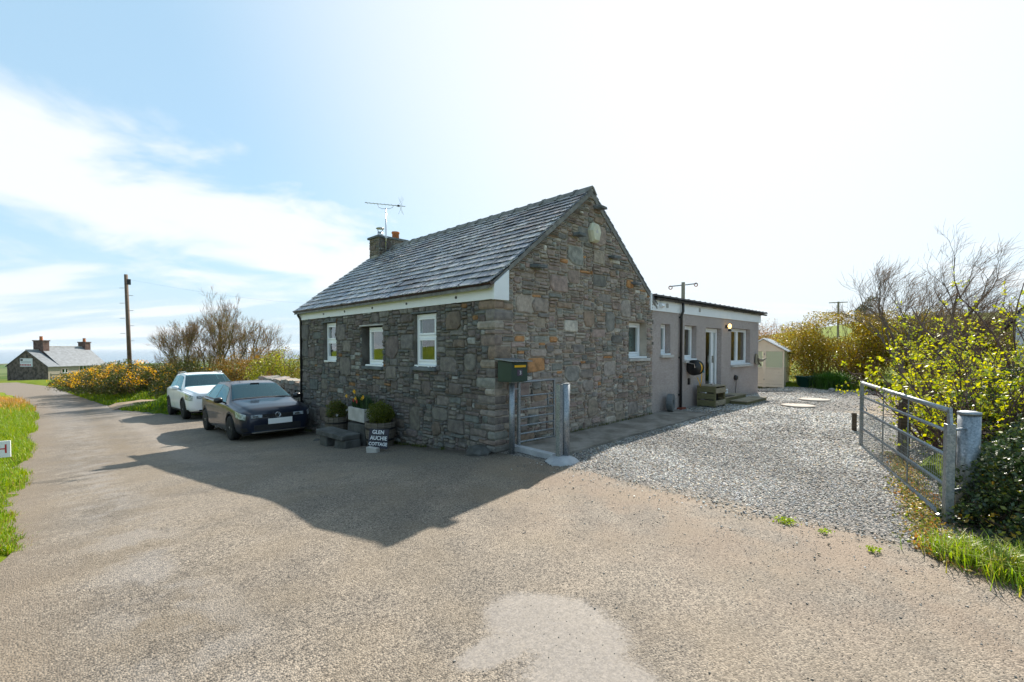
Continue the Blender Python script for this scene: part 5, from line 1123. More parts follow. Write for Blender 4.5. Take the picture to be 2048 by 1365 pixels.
def badge(parent, y, z, r=.055):
    b = MB().tube([(r * math.cos(w), 0, r * math.sin(w)) for w in np.linspace(0, 6.283, 25)], .006, 6, cap=False).build('badge', M['chrome'], parent, smooth=True); b.location = (0, y, z)
    mb = MB()
    for pts in ([(-.45, .80), (0, .12), (.45, .80)], [(-.86, .45), (-.38, -.80), (0, .0), (.38, -.80), (.86, .45)]): mb.tube([(p[0] * r, -.002, p[1] * r) for p in pts], .005, 5)
    mb.build('emblem', M['chrome'], b)
def dark_car():
    c = thing('parked_car', 'dark grey hatchback parked nose out beside the cottage wall', 'car', -1.14, 6.95, 0)
    zf, zr = fz(-1.2, 7.75), fz(-1.2, 10.4); c.location.z = zf - (zr - zf) / 2.63 * .8 ; c.rotation_euler = (math.atan2(zr - zf, 2.63), 0, A)
    st = [(0, .24, .68, .740, .60, .66, .52), (.04, .22, .71, .785, .70, .75, .58), (.12, .20, .74, .83, .77, .825, .64), (.40, .18, .79, .895, .835, .875, .70), (.85, .17, .85, .955, .86, .89, .73), (1.12, .17, .885, .995, .865, .895, .745), (1.92, .17, .91, 1.385, .87, .90, .575), (2.45, .17, .935, 1.445, .87, .90, .565), (3.3, .17, .955, 1.42, .87, .90, .55), (3.75, .19, .965, 1.34, .85, .885, .53), (4.05, .22, .95, 1.08, .80, .85, .58), (4.2, .28, .88, .93, .74, .80, .55), (4.26, .34, .82, .85, .68, .74, .5)]
    k = Car(4.26, st, (.84, 3.47), .315); body = k.body('body', mat_carpaint('dark_grey_paint', (.006, .011, .028), .0), c, holes=[(1.19, 1.88, 6.5, 8.1), (lambda f: 1.38 + .42 * f, 2.40, 5.15, 5.9), (2.50, lambda f: 3.26 - .02 * f, 5.15, 5.9), (3.36, lambda f: 3.78 - .22 * f, 5.18, 5.86)]); cabin(c, ((2.35, 0), (3.25, 0)), .90, 1.45)
    k.patch('windscreen', M['carglass'], c, 1.17, 1.90, 6.45, 8, full=True, ny=18)
    k.patch('side_window', M['carglass'], c, lambda f: 1.36 + .42 * f, lambda f: 2.42, 5.12, 5.92); k.patch('side_window', M['carglass'], c, 2.48, lambda f: 3.28 - .02 * f, 5.12, 5.92); k.patch('side_window', M['carglass'], c, 3.34, lambda f: 3.80 - .22 * f, 5.15, 5.88)
    k.patch('windscreen_edge', M['trim'], c, 1.15, 1.19, 6.4, 8, full=True, ny=2, off=.008); k.patch('windscreen_edge', M['trim'], c, 1.15, 1.92, 6.38, 6.5, off=.008, ny=16, nt=2)
    k.patch('window_trim', M['trim'], c, 1.32, 3.85, 5.02, 5.10, off=.008, ny=30, nt=3)
    k.patch('headlight', M['headlamp'], c, .04, lambda f: .34 + .08 * f, 3.45, 4.15, off=.005); k.patch('fog_lamp', M['trim'], c, .04, .17, 1.9, 2.5, off=.006)
    for x in (-.50, .50): MB().box(x - .13, x + .13, -.008, .03, .60, .675).build('headlight', M['headlamp'], c, bevel=.006); MB().box(x - .09, x + .03, -.013, .0, .615, .655).build('lamp_reflector', M['chrome'], c, bevel=.004)
    MB().box(-.37, .37, -.010, .03, .605, .675).build('grille', M['trim'], c, bevel=.004); MB().box(-.62, .62, -.016, .02, .588, .597).build('grille_strip', M['chrome'], c)
    MB().box(-.56, .56, -.010, .05, .27, .42).build('lower_grille', M['trim'], c, bevel=.01); MB().box(-.62, .62, -.022, .04, .225, .25).build('bumper_lip', M['chrome'], c)
    badge(c, -.022, .645, .065); MB().box(-.24, .34, -.030, -.012, .42, .56).build('number_plate', M['plate'], c, bevel=.003)
    mb = MB()
    for i, x in enumerate((-.36, -.325, -.29)): mb.box(x - .014, x + .014, -.016, -.010, .63, .655)
    mb.build('grille_lettering', M['chrome'], c)
    k.patch('sill_trim', M['chrome'], c, 1.25, 3.05, 2.0, 2.12, off=.008, ny=12, nt=3); k.patch('door_seam', M['trim'], c, 1.36, 1.368, 2.3, 5.0, off=.003, ny=2); k.patch('door_seam', M['trim'], c, 2.44, 2.448, 2.3, 5.0, off=.003, ny=2); k.patch('bonnet_seam', M['trim'], c, .30, 1.14, 5.55, 5.60, off=.003, ny=14, nt=2)
    for y in (2.28, 3.16):
        for sd in (-1, 1): p = k.S(y, 4.05, .02); MB().rbox((sd * p[0], y, p[2]), (.02, .19, .028)).build('door_handle', M['trim'], c, bevel=.006)
    mirror(k, c, 1.45, .97, .88, mat_carpaint('black_mirror_paint', (.02, .02, .022))); arch(k, c, M['trim'], .014)
    for x, s_ in ((-.80, -1), (.80, 1)): wheel(c, x, .84, .315, s_); wheel(c, x, 3.47, .315, s_)
    MB().box(-.74, .74, .25, 4.0, .16, .30).build('underbody', M['trim'], c)
    MB().tube([(-.55, 1.09, .985), (.05, 1.16, 1.02), (.55, 1.12, 1.0)], .01, 5).build('wiper', M['trim'], c)
dark_car()
def suv(name, label, q, u, paint, rails=True, lights=True, rot=0):
    c = thing(name, label, 'car', q, u, 0, rot=rot); zf, zr = fz(q, u + .9), fz(q, u + 3.58); c.location.z = zf - (zr - zf) / 2.68 * .9; c.rotation_euler = (math.atan2(zr - zf, 2.68), 0, A + rot)
    st = [(0, .32, .80, .88, .66, .70, .58), (.05, .30, .84, .94, .74, .79, .64), (.16, .27, .88, .99, .81, .86, .70), (.5, .25, .93, 1.04, .87, .90, .75), (.95, .24, .97, 1.08, .885, .91, .78), (1.15, .24, .98, 1.10, .89, .915, .785), (1.95, .24, 1.03, 1.575, .89, .92, .62), (2.5, .24, 1.05, 1.64, .89, .92, .61), (3.6, .24, 1.07, 1.60, .89, .92, .60), (4.0, .26, 1.07, 1.48, .87, .90, .57), (4.3, .32, 1.02, 1.10, .82, .86, .60), (4.49, .42, .92, .96, .72, .78, .55)]
    k = Car(4.49, st, (.88, 3.56), .35); k.body('body', paint, c, holes=[(1.22, 1.91, 6.5, 8.1), (lambda f: 1.40 + .44 * f, 2.40, 5.13, 5.9), (2.50, 3.36, 5.13, 5.9), (3.46, lambda f: 4.0 - .22 * f, 5.16, 5.88)]); cabin(c, ((2.4, 0), (3.3, 0)), 1.03, 1.48)
    k.patch('windscreen', M['carglass'], c, 1.20, 1.93, 6.45, 8, full=True, ny=16); k.patch('side_window', M['carglass'], c, lambda f: 1.38 + .44 * f, 2.42, 5.10, 5.92); k.patch('side_window', M['carglass'], c, 2.48, 3.38, 5.10, 5.92); k.patch('side_window', M['carglass'], c, 3.44, lambda f: 4.02 - .22 * f, 5.14, 5.9)
    k.patch('headlight', M['headlamp'], c, .04, .52, 3.35, 4.45, off=.006); k.patch('cladding', M['trim'], c, .3, 4.3, 1.4, 2.15, off=.01, ny=50, nt=4)
    for x in (-.53, .53): MB().box(x - .13, x + .13, -.010, .03, .72, .82).build('headlight', M['headlamp'], c, bevel=.006)
    MB().box(-.40, .40, -.008, .03, .72, .82).build('grille', M['trim'], c, bevel=.004)
    for z in (.74, .80): MB().box(-.40, .40, -.014, .02, z, z + .012).build('grille_strip', M['chrome'], c)
    MB().box(-.50, .50, -.010, .05, .40, .54).build('lower_grille', M['trim'], c, bevel=.01); badge(c, -.022, .77, .062); MB().box(-.27, .25, -.03, -.012, .42, .53).build('number_plate', M['plate'], c); MB().box(-.60, .60, -.02, .03, .30, .35).build('skid_plate', M['chrome'], c)
    k.patch('door_seam', M['trim'], c, 1.38, 1.388, 2.3, 5.0, off=.003, ny=2); k.patch('door_seam', M['trim'], c, 2.44, 2.448, 2.3, 5.0, off=.003, ny=2)
    mirror(k, c, 1.50, 1.07, .90, paint); arch(k, c, M['trim'], .032)
    if rails:
        for sd in (-1, 1): MB().tube([(sd * .56, 2.0, 1.60), (sd * .60, 2.2, 1.675), (sd * .60, 3.5, 1.66), (sd * .56, 3.75, 1.58)], .018, 6).build('roof_rail', M['chrome'], c, smooth=True)
    for x, s_ in ((-.82, -1), (.82, 1)): wheel(c, x, .88, .35, s_); wheel(c, x, 3.56, .35, s_)
    MB().box(-.76, .76, .25, 4.2, .22, .36).build('underbody', M['trim'], c); MB().box(-.62, .62, 1.3, 1.32, .98, 1.02).build('dash', M['trim'], c)
M['whitepaint'] = mat_carpaint('white_car_paint', (.78, .80, .84))
suv('parked_car', 'white estate SUV parked behind the dark hatchback', -1.05, 13.25, M['whitepaint'])
q, u = Hc(-68.6, 61.0); suv('parked_car', 'distant dark blue car by the far cottage at the left edge', q, u, mat_carpaint('navy_paint', (.02, .03, .06)), rails=False, rot=R(40))

# ---------------------------------------------------------------- dry stone wall behind the cars
dw = thing('dry_stone_wall', 'dry stone wall with lichened top running on from the cottage behind the cars', 'wall', .42, 8.5, 0)
def dwall():
    MB().box(-.12, .28, .0, 4.6, -1.4, .48).build('core', M['mortar'], dw); n = 0; z = -1.0
    while z < .70:
        h = random.uniform(.12, .19); u = .02
        while u < 4.6:
            w = random.uniform(.18, .42); top = z + h > .52
            mb = MB().rbox((-.12 + random.uniform(-.03, .03) + (.12 if top else 0), u + w / 2, z + h / 2), ((.5 if top else .16), w * .96, h * random.uniform(.85, 1.1)), (random.uniform(-.1, .1), random.uniform(-.08, .08), random.uniform(-.1, .1)), jit=.025, t=tuple(x * 1.25 for x in stone_col())); mb.build('stone', M['stone'], dw, tint=True, bevel=.015); u += w
        z += h
dwall()

# ---------------------------------------------------------------- distant cottage
def far_cottage():
    Ax, Ay = -62.9, 63.0; q, u = Hc(Ax, Ay); g = fz(q, u) ; c = thing('far_cottage', 'distant cottage down the lane with slate roof and two chimneys', 'cottage', q, u, 0, rot=R(180 - 10) - A)
    # local: +x along the gable away from near corner, -y along the long wall ... x axis = (-cos10, sin10), y axis = (-sin10, -cos10)
    w, L, L1, e, g0, rz = 7.0, 7.6, 1.35, -.68, -3.4, 2.0
    MB().add([(0, 0, g0), (w, 0, g0), (w, 0, e), (w / 2, 0, 1.52), (0, 0, e)], [(0, 1, 2, 3, 4)]).build('gable_wall', M['farstone'], c)
    MB().add([(0, 0, g0), (0, 0, e), (0, -L, e), (0, -L, g0)], [(0, 1, 2, 3)]).build('long_wall', M['harl'], c); MB().add([(w, 0, g0), (w, -L, g0), (w, -L, e), (w / 2, -L, rz), (0, -L, e), (0, -L, g0)], [(0, 1, 2, 3, 4, 5)]).build('rear_gable', M['harl'], c); MB().add([(w, 0, g0), (w, 0, e), (w, -L, e), (w, -L, g0)], [(3, 2, 1, 0)]).build('rear_wall', M['harl'], c)
    for nm, y0, y1, top in (('low_roof', .12, -L1, 1.55), ('roof', -L1, -L - .1, rz)):
        for s in (0, 1):
            x0 = -.2 if s == 0 else w + .2; MB().add([(x0, y0, e - .05), (w / 2, y0, top), (w / 2, y1, top), (x0, y1, e - .05), (x0, y0, e - .13), (w / 2, y0, top - .08), (w / 2, y1, top - .08), (x0, y1, e - .13)], [(0, 1, 2, 3), (7, 6, 5, 4), (0, 4, 5, 1), (3, 2, 6, 7), (0, 3, 7, 4)]).build(nm, M['farslate'], c)
    MB().box(w / 2 - .1, w / 2 + .1, -L, -L1, rz - .05, rz + .06).build('ridge', M['sillstone'], c); MB().box(w / 2 - .1, w / 2 + .1, -L1, .1, 1.5, 1.60).build('ridge', M['sillstone'], c)
    for (x0, x1, y, z0, z1) in ((w / 2 - .85, w / 2 + .85, -L1 - .35, 1.0, 2.75), (w / 2 - .65, w / 2 + .65, -L + .3, 1.2, 2.6)):
        k = MB().box(x0, x1, y - .38, y + .38, z0, z1).build('chimney', M['farbrick'], c); MB().box(x0 - .08, x1 + .08, y - .46, y + .46, z1, z1 + .14).build('chimney_cap', M['farbrick'], k); MB().lathe([(.2, 0), (.17, .5), (.2, .55)], ((x0 + x1) / 2, y, z1 + .14), 10).build('chimney_pot', M['terracotta'], k)
    s = MB().box(2.55, 4.65, .01, .06, -.75, .38).build('board', M['signwhite'], thing('sale_board', 'white sale board with red print high on the distant gable', 'sign', q, u, 0, rot=R(170) - A))
    MB().box(4.15, 4.55, .061, .07, .02, .28).build('logo', M['trim'], s); mb = MB()
    for k in range(7): mb.box(4.42 - k * .27, 4.60 - k * .27 - .0, .061, .07, -.62, -.42)
    mb.build('red_lettering', M['redpaint'], s); mb = MB(); mb.box(2.75, 4.45, .061, .07, -.08, -.04).box(2.75, 4.45, .061, .07, -.22, -.18).build('print_line', M['galv'], s)
    for (y, z0, z1, ww) in ((-2.0, -2.2, -1.15, .62), (-4.35, -2.2, -.85, .8)):
        f = MB().box(-.03, .02, y - ww / 2 - .12, y + ww / 2 + .12, z0 - .1, z1 + .1).build('window_surround', M['paleframe'], c); MB().box(-.045, -.031, y - ww / 2, y + ww / 2, z0, z1).build('pane', M['carglass'], f); MB().box(-.06, -.046, y - .04, y + .04, z0, z1).box(-.06, -.046, y - ww / 2, y + ww / 2, (z0 + z1) / 2 - .04, (z0 + z1) / 2 + .04).build('glazing_bar', M['upvc'], f)
    MB().box(w / 2 - .12, w / 2 + .12, .005, .03, .55, .85).build('vent', M['trim'], c)
M['sillwhite'] = simple('white_harling', (.62, .64, .66), .9, .1, var=.06); M['darkroof'] = simple('dark_roof', (.05, .04, .05), .7, .3, var=.3)
M['farstone'] = simple('far_rubble_stone', (.14, .11, .09), .9, .1, var=.5, scale=2.2, bump=.5, bs=6); M['harl'] = simple('buff_harling', (.34, .30, .25), .9, .1, var=.1); M['farslate'] = simple('far_blue_slate', (.17, .185, .20), .5, .4, var=.18, scale=3); M['farbrick'] = simple('reddish_chimney', (.13, .085, .075), .9, .1, var=.3, scale=4); M['paleframe'] = simple('pale_window_surround', (.55, .42, .36), .8, .2)
far_cottage()
# rail fence and picket posts in front of it
q, u = Hc(-61.0, 61.5); rf = thing('rail_fence', 'low timber rail fence beside the distant cottage', 'fence', q, u, fz(q, u) - .1, rot=R(8) - A)
for x in (0, 2.4, 4.7): MB().rbox((x, 0, .5), (.16, .16, 1.2)).build('post', M['weathered'], rf)
for z in (.45, .85): MB().box(0, 4.7, -.05, .0, z, z + .15).build('rail', M['weathered'], rf)
pf = thing('stake_fence', 'upright grey stakes along the garden of the distant cottage', 'fence', q, u, fz(q, u) - .3, rot=R(8) - A)
for k in range(9): x = 5.2 + k * .95; MB().rbox((x, .5 * k * .4, .95), (.14, .14, 1.9 + .2 * math.sin(k * 3))).build('stake', M['sillstone'], pf)

# ---------------------------------------------------------------- poles and wires
def ground_at(x, y): q, u = Hc(x, y); return q, u, tz(q, u)
q, u, z = ground_at(-21.35, 26.0); pl = thing('telegraph_pole', 'tall timber telegraph pole with foot pegs above the gorse', 'telegraph pole', q, u, z - .2)
M['polewood'] = mat_wood('creosoted_pole', (.07, .050, .038), (.18, .13, .095)); H_ = 5.86 - z + .2; mb = MB().tube([(0, 0, 0), (-.10, .10, H_)], [.11, .085], 12); mb.build('pole', M['polewood'] if 'polewood' in M else M['weathered'], pl, smooth='a')
for k in range(8): zz = H_ - .75 - k * .42; s_ = 1 if k % 2 else -1; MB().tube([(-.1 + s_ * .1 * .707, .1 + s_ * .1 * -.707, zz), (-.1 + s_ * .27, .1 - s_ * .27, zz)], .013, 5).build('foot_peg', M['galv'], pl)
MB().rbox((0.0, -.05, H_ - .42), (.17, .17, .3)).build('junction_box', M['black'], pl)
q, u, z = ground_at(8.07, 22.0); tp = thing('aerial_pole', 'pole with a crossarm and ring insulators rising behind the extension', 'utility pole', q, u, z)
MB().tube([(0, 0, 0), (0, 0, 4.86 - z)], [.10, .085], 10).build('pole', M['weathered'], tp, smooth='a'); b = .66
MB().tube([rv(-b, 0, 4.66 - z), rv(b, 0, 4.80 - z)], .03, 6).build('crossarm', M['galv'], tp)
for s_ in (-1, 1): c_ = rv(s_ * (b - .06), 0, 4.73 - z + s_ * .07 - .05); MB().tube([(c_[0] + rv(.08 * math.cos(w), 0, 0)[0], c_[1] + rv(.08 * math.cos(w), 0, 0)[1], c_[2] + .08 * math.sin(w)) for w in np.linspace(0, 6.28, 15)], .022, 6).build('insulator', M['terracotta'], tp, smooth=True)
q, u, z = ground_at(42.0, 60.0); tp = thing('utility_pole', 'distant thin utility pole with a crossarm above the golden hedge', 'utility pole', q, u, z); MB().tube([(0, 0, 0), (0, 0, 7.75 - z)], .12, 6).build('pole', M['weathered'], tp); MB().tube([rv(-1.2, 0, 7.6 - z), rv(1.2, 0, 7.7 - z)], .06, 5).build('crossarm', M['weathered'], tp)
p0 = Vector((-21.45, 26.1, 5.6)); p1 = Vector((-3.2, 24.0, 4.0)); mb = MB(); mb.tube([tuple(p0.lerp(p1, k / 12) - Vector((0, 0, .9 * math.sin(math.pi * k / 12) * .6))) for k in range(13)], .002, 4)
tag(mb.build('overhead_wire', M['trim']), 'thin overhead wire running from the telegraph pole behind the cottage', 'wire')
# small white and red notice at the verge
q, u = Hc(-6.95, 6.1); z = fz(q, u); sg = thing('verge_sign', 'white notice with red letter at the left edge of the grass verge', 'sign', *Hc(-6.83, 6.1), z - .02, rot=R(32) - A)
zt = .66 - z * 0; MB().box(-.36, .155, -.01, .01, .64, .86).build('panel', M['signwhite'], sg, bevel=.004); MB().box(-.12, -.10, .01, .03, 0, .7).build('stake', M['galv'], sg); text('letter', 'H', .17, M['redpaint'], sg, (.07, -.012, .75), (R(90), 0, 0))


# ---------------------------------------------------------------- vegetation
def plant(name, label, cat, x, y, group=None):
    q, u = Hc(x, y); return thing(name, label, cat, q, u, tz(q, u) - .03, rot=-A, group=group)
def bush(name, label, x, y, ells, n, size, cols, weights=None, seed=0, freq=1.3, thr=-.12, stem=30, stemmat='twig', cat='bush', mat='leaf', ratio=.5, shell=.6, r=.018, extra=None, sprigs=0, group=None):
    t = plant(name, label, cat, x, y, group); P = blob(n, ells, shell, freq, thr, seed, zmin=.02)
    leafcloud('foliage', P, size, cols, M[mat], t, ratio, weights=weights); mb = MB(); stems(mb, ells, stem, r)
    for _ in range(sprigs):      # thin shoots breaking the outline
        e = random.choice(ells); d = Vector((random.gauss(0, 1), random.gauss(0, 1), abs(random.gauss(0, 1)) + .4)).normalized(); b = Vector((e[0] + d.x * e[3] * .8, e[1] + d.y * e[4] * .8, e[2] + d.z * e[5] * .8)); tip = b + (d + Vector((.25, 0, .5))).normalized() * random.uniform(.2, .55) * min(e[5], 1.2) * .7
        mb.tube([b, b.lerp(tip, .5) + Vector((random.uniform(-.04, .04), 0, .03)), tip], [.006, .005, .003], 3, cap=False)
    if mb.v: mb.build('stems', M[stemmat], t, fixn=False)
    if extra: extra(t, ells)
    return t
# gorse along the lane
def gorse_flowers(n, seed):
    def f(t, ells):
        P = blob(n * 3, ells, .22, 1.7, .14, seed + 5); P = P[(P[:, 2] > np.percentile(P[:, 2], 40))][:n]; leafcloud('flowers', P, .058, [(.80, .42, .008), (.85, .52, .01), (.70, .30, .008)], M['leaf'], t, .9)
    return f
GC = [(.05, .065, .015), (.08, .085, .02), (.03, .04, .012), (.14, .11, .04), (.06, .09, .01)]
for k, (q, u, rx, h, lb) in enumerate(((-2.0, 26.6, 1.8, 1.75, 'gorse bush in orange flower nearest the white car'), (-2.5, 29.6, 1.9, 1.85, 'flowering gorse bush around the foot of the telegraph pole'), (-2.9, 33.0, 1.9, 1.55, 'low flowering gorse bush beyond the telegraph pole'), (-3.3, 37.0, 2.1, 1.45, 'flowering gorse bush at the far end of the row, nearest the distant cottage'), (-.2, 21.6, 1.7, 1.9, 'dark gorse bush with orange flowers at the foot of the bare tree'))):
    x, y, _ = W(q, u); bush('gorse_bush', lb, x, y, [(0, 0, h * .45, rx, rx, h * .55), (rx * .6, rx * .3, h * .4, rx * .7, rx * .7, h * .5), (-rx * .6, .3, h * .3, rx * .7, rx * .7, h * .45)], 11000, .11, GC, seed=k * 3, extra=gorse_flowers(1900 if k < 4 else 400, k), sprigs=40, stem=25, stemmat='mossbark', group='gorse bushes in flower along the lane', ratio=.35)
# bare tree behind the cars
t = plant('bare_tree', 'bare spreading multi-stemmed tree behind the parked cars', 'tree', -15.3, 24.0); random.seed(21); mb = MB(); tips = []; tw = MB()
for k in range(17):
    a = -1.25 + 2.5 * k / 16 + random.uniform(-.1, .1); grow(mb, (math.sin(a) * 1.35, random.uniform(-.4, .4), 0), Vector((math.sin(a) * .55, random.uniform(-.4, .4), 1)).normalized(), 2.2 + random.uniform(-.25, .3) - abs(a) * .35, .05, 4, R(24), (0, 0, .26), tips, (3, 5), .60, .10, .58)
mb.build('limbs', M['mossbark'], t, fixn=False)
for p, d in tips:
    for _ in range(2): dd = (Vector(d) + Vector([random.gauss(0, .35) for _ in range(3)]) + Vector((0, 0, .3))).normalized(); tw.tube([p, tuple(Vector(p) + dd * random.uniform(.12, .34))], [.006, .0025], 3, cap=False)
tw.build('twigs', M['twig'], t, fixn=False)
P = np.array([tp[0] for tp in tips]); P = P[rng.integers(0, len(P), 5200)] + rng.normal(0, .08, (5200, 3)); P = P[P[:, 2] < 4.2]; leafcloud('buds', P, .05, [(.20, .18, .03), (.24, .14, .04)], M['leaf'], t, .5)
OR = [(.26, .13, .02), (.32, .17, .025), (.20, .12, .02), (.16, .14, .02), (.10, .08, .025)]; YG = [(.28, .30, .02), (.22, .26, .02), (.34, .32, .03), (.12, .14, .02), (.10, .08, .03)]
bush('fuchsia_bush', 'golden orange bush behind the dark car roof', -11.9, 21.6, [(0, 0, 1.3, 1.5, 1.2, 1.25), (1.1, .2, 1.2, 1.2, 1.1, 1.25), (-1.2, .1, 1.1, 1.2, 1.1, 1.1)], 24000, .07, OR, seed=11, sprigs=140, stem=60, ratio=.4)
bush('yellow_bush', 'yellow-green budding bush touching the far corner of the cottage', -9.1, 18.6, [(0, 0, 1.15, 1.15, 1.0, 1.2), (-.9, .2, 1.0, .9, .9, 1.0), (.9, .2, 1.1, 1.0, 1.0, 1.15)], 16000, .065, YG, seed=17, sprigs=110, stem=80, ratio=.45, thr=-.05)
bush('olive_bush', 'straggling olive bush left of the bare tree', -19.4, 27.5, [(0, 0, 1.1, 1.3, 1.1, 1.3), (1.2, 0, .9, 1.1, 1, 1.0)], 9000, .08, [(.12, .13, .03), (.18, .16, .04), (.08, .08, .03)], seed=23, sprigs=90, stem=50, thr=.0)
# ivy-like green mound beside the white car
P = []; 
for _ in range(30000):
    q, u = random.uniform(-2.5, 1.6), random.uniform(16.2, 22.8); P.append((q, u, tz(q, u) + random.uniform(-.01, .07)))
o = inH(leafcloud('mound_foliage', np.array(P), .055, [(.10, .19, .012), (.14, .24, .018), (.07, .13, .012)], M['leaf'], None, .6)); tag(o, 'low bright green ground cover on the mound beside the white car', kind='stuff')
# golden hedge at the end of the yard
def hedge_part(lb, x, y, ells, n, cols, seed): bush('garden_hedge', lb, x, y, ells, n, .075, cols, seed=seed, sprigs=260, stem=110, ratio=.4, cat='hedge', freq=1.1, thr=-.16, group='golden shrubs at the end of the yard')
hedge_part('big rounded golden-orange hedge shrub right of the cream shed', 13.9, 19.6, [(0, 0, 1.55, 2.0, 1.4, 1.62), (1.4, .2, 1.6, 1.6, 1.3, 1.6), (-1.2, .5, 1.3, 1.3, 1.2, 1.45)], 46000, [(.26, .16, .008), (.30, .20, .010), (.19, .14, .008), (.11, .10, .010), (.30, .27, .012)], 31)
hedge_part('second golden hedge shrub, between the big one and the bare tree', 16.6, 18.2, [(0, 0, 1.5, 1.7, 1.3, 1.55), (.9, -.3, 1.2, 1.4, 1.1, 1.25), (-.9, -.1, 1.4, 1.3, 1.1, 1.5)], 36000, [(.24, .15, .008), (.27, .19, .010), (.16, .13, .008), (.10, .10, .010), (.22, .24, .012)], 37)
hedge_part('far reddish hedge showing above the cream shed roof', 14.6, 25.5, [(0, 0, 1.5, 2.6, 1.2, 1.55), (-1.6, .8, 1.4, 2, 1.2, 1.6)], 16000, [(.24, .13, .05), (.30, .17, .06), (.16, .10, .04)], 41)
bush('conifer', 'small dark wind-pruned conifer left of the bare tree', 19.1, 24.8, [(0, 0, 3.2, .75, .75, .8), (-.35, 0, 2.5, .6, .6, .55), (.3, 0, 2.2, .6, .6, .7), (0, 0, 1.2, .5, .5, 1.2)], 7000, .12, [(.03, .045, .015), (.05, .065, .02), (.02, .03, .012)], seed=43, cat='tree', stemmat='bark', r=.05, stem=12, ratio=.3, thr=.0)
# wind-swept bare tree on the right
t = plant('bare_tree', 'tall bare tree swept to the right by wind beyond the field gate', 'tree', 14.3, 16.2); random.seed(33); mb = MB(); tips = []
for (bx, dx, L_, r_) in ((-.75, -.25, 2.05, .10), (-.55, -.70, 1.8, .06), (.0, .10, 2.2, .12), (.15, .35, 2.1, .09), (.35, .70, 1.85, .07), (-.2, -.45, 2.1, .06)):
    grow(mb, (bx * .6, 0, 0), Vector((dx, random.uniform(-.35, .35), 1)).normalized(), L_, r_, 5, R(26), (.16, 0, .12), tips, (3, 4), .64, .10, .55)
mb.build('limbs', M['greybark'], t, fixn=False); tw = MB()
for p, d in tips:
    dd = (Vector(d) + Vector([random.gauss(0, .3) for _ in range(3)]) + Vector((.4, 0, .1))).normalized(); tw.tube([p, tuple(Vector(p) + dd * random.uniform(.15, .4))], [.005, .0025], 3, cap=False)
tw.build('twigs', M['twig'], t, fixn=False)
bush('scrub', 'brown scrubby undergrowth below the wind-swept tree', 17.4, 17.5, [(0, 0, 1.2, 1.8, 1.2, 1.4), (2.0, .4, 1.5, 1.7, 1.2, 1.7)], 15000, .08, [(.10, .08, .03), (.14, .12, .04), (.08, .10, .02)], seed=47, sprigs=240, stem=60, thr=.0)
# grassy clump and stones at the edge of the yard
q, u = Hc(12.6, 18.3); t = thing('grass_clump', 'rounded bright green grass clump below the golden hedge', 'plant', q, u, fz(q, u), rot=-A); a_ = rng.normal(0, .22, (3600, 2)); P = np.column_stack([a_, np.zeros(len(a_))]); blades('blades', P, .62, [(.05, .13, .02), (.08, .18, .03), (.04, .10, .02)], M['leaf'], t, width=.009, lean=1.1)
q, u = Hc(13.7, 17.6); t = thing('grass_clump', 'smaller thin green clump right of the rounded grass clump', 'plant', q, u, fz(q, u), rot=-A); a_ = rng.normal(0, .2, (900, 2)); P = np.column_stack([a_, np.zeros(len(a_))]); blades('blades', P, .40, [(.08, .14, .03), (.12, .18, .03)], M['leaf'], t, width=.009, lean=1.0)
for (x, y, s, lb) in ((12.2, 17.7, .13, 'white border stone left of the grass clump'), (13.2, 17.2, .12, 'white border stone between the two grass clumps'), (14.3, 16.6, .10, 'small grey border stone under the golden hedge')):
    q, u = Hc(x, y); t = thing('border_stone', lb, 'stone', q, u, fz(q, u)); m_ = MB().lathe([(s * .5, 0), (s * .9, s * .25), (s * .8, s * .6), (s * .3, s * .8)], (0, 0, 0), 8); m_.v = [(x + random.uniform(-.15, .15) * s, y + random.uniform(-.15, .15) * s, z) for x, y, z in m_.v]; m_.build('stone', M['sillstone'], t, bevel=.01)
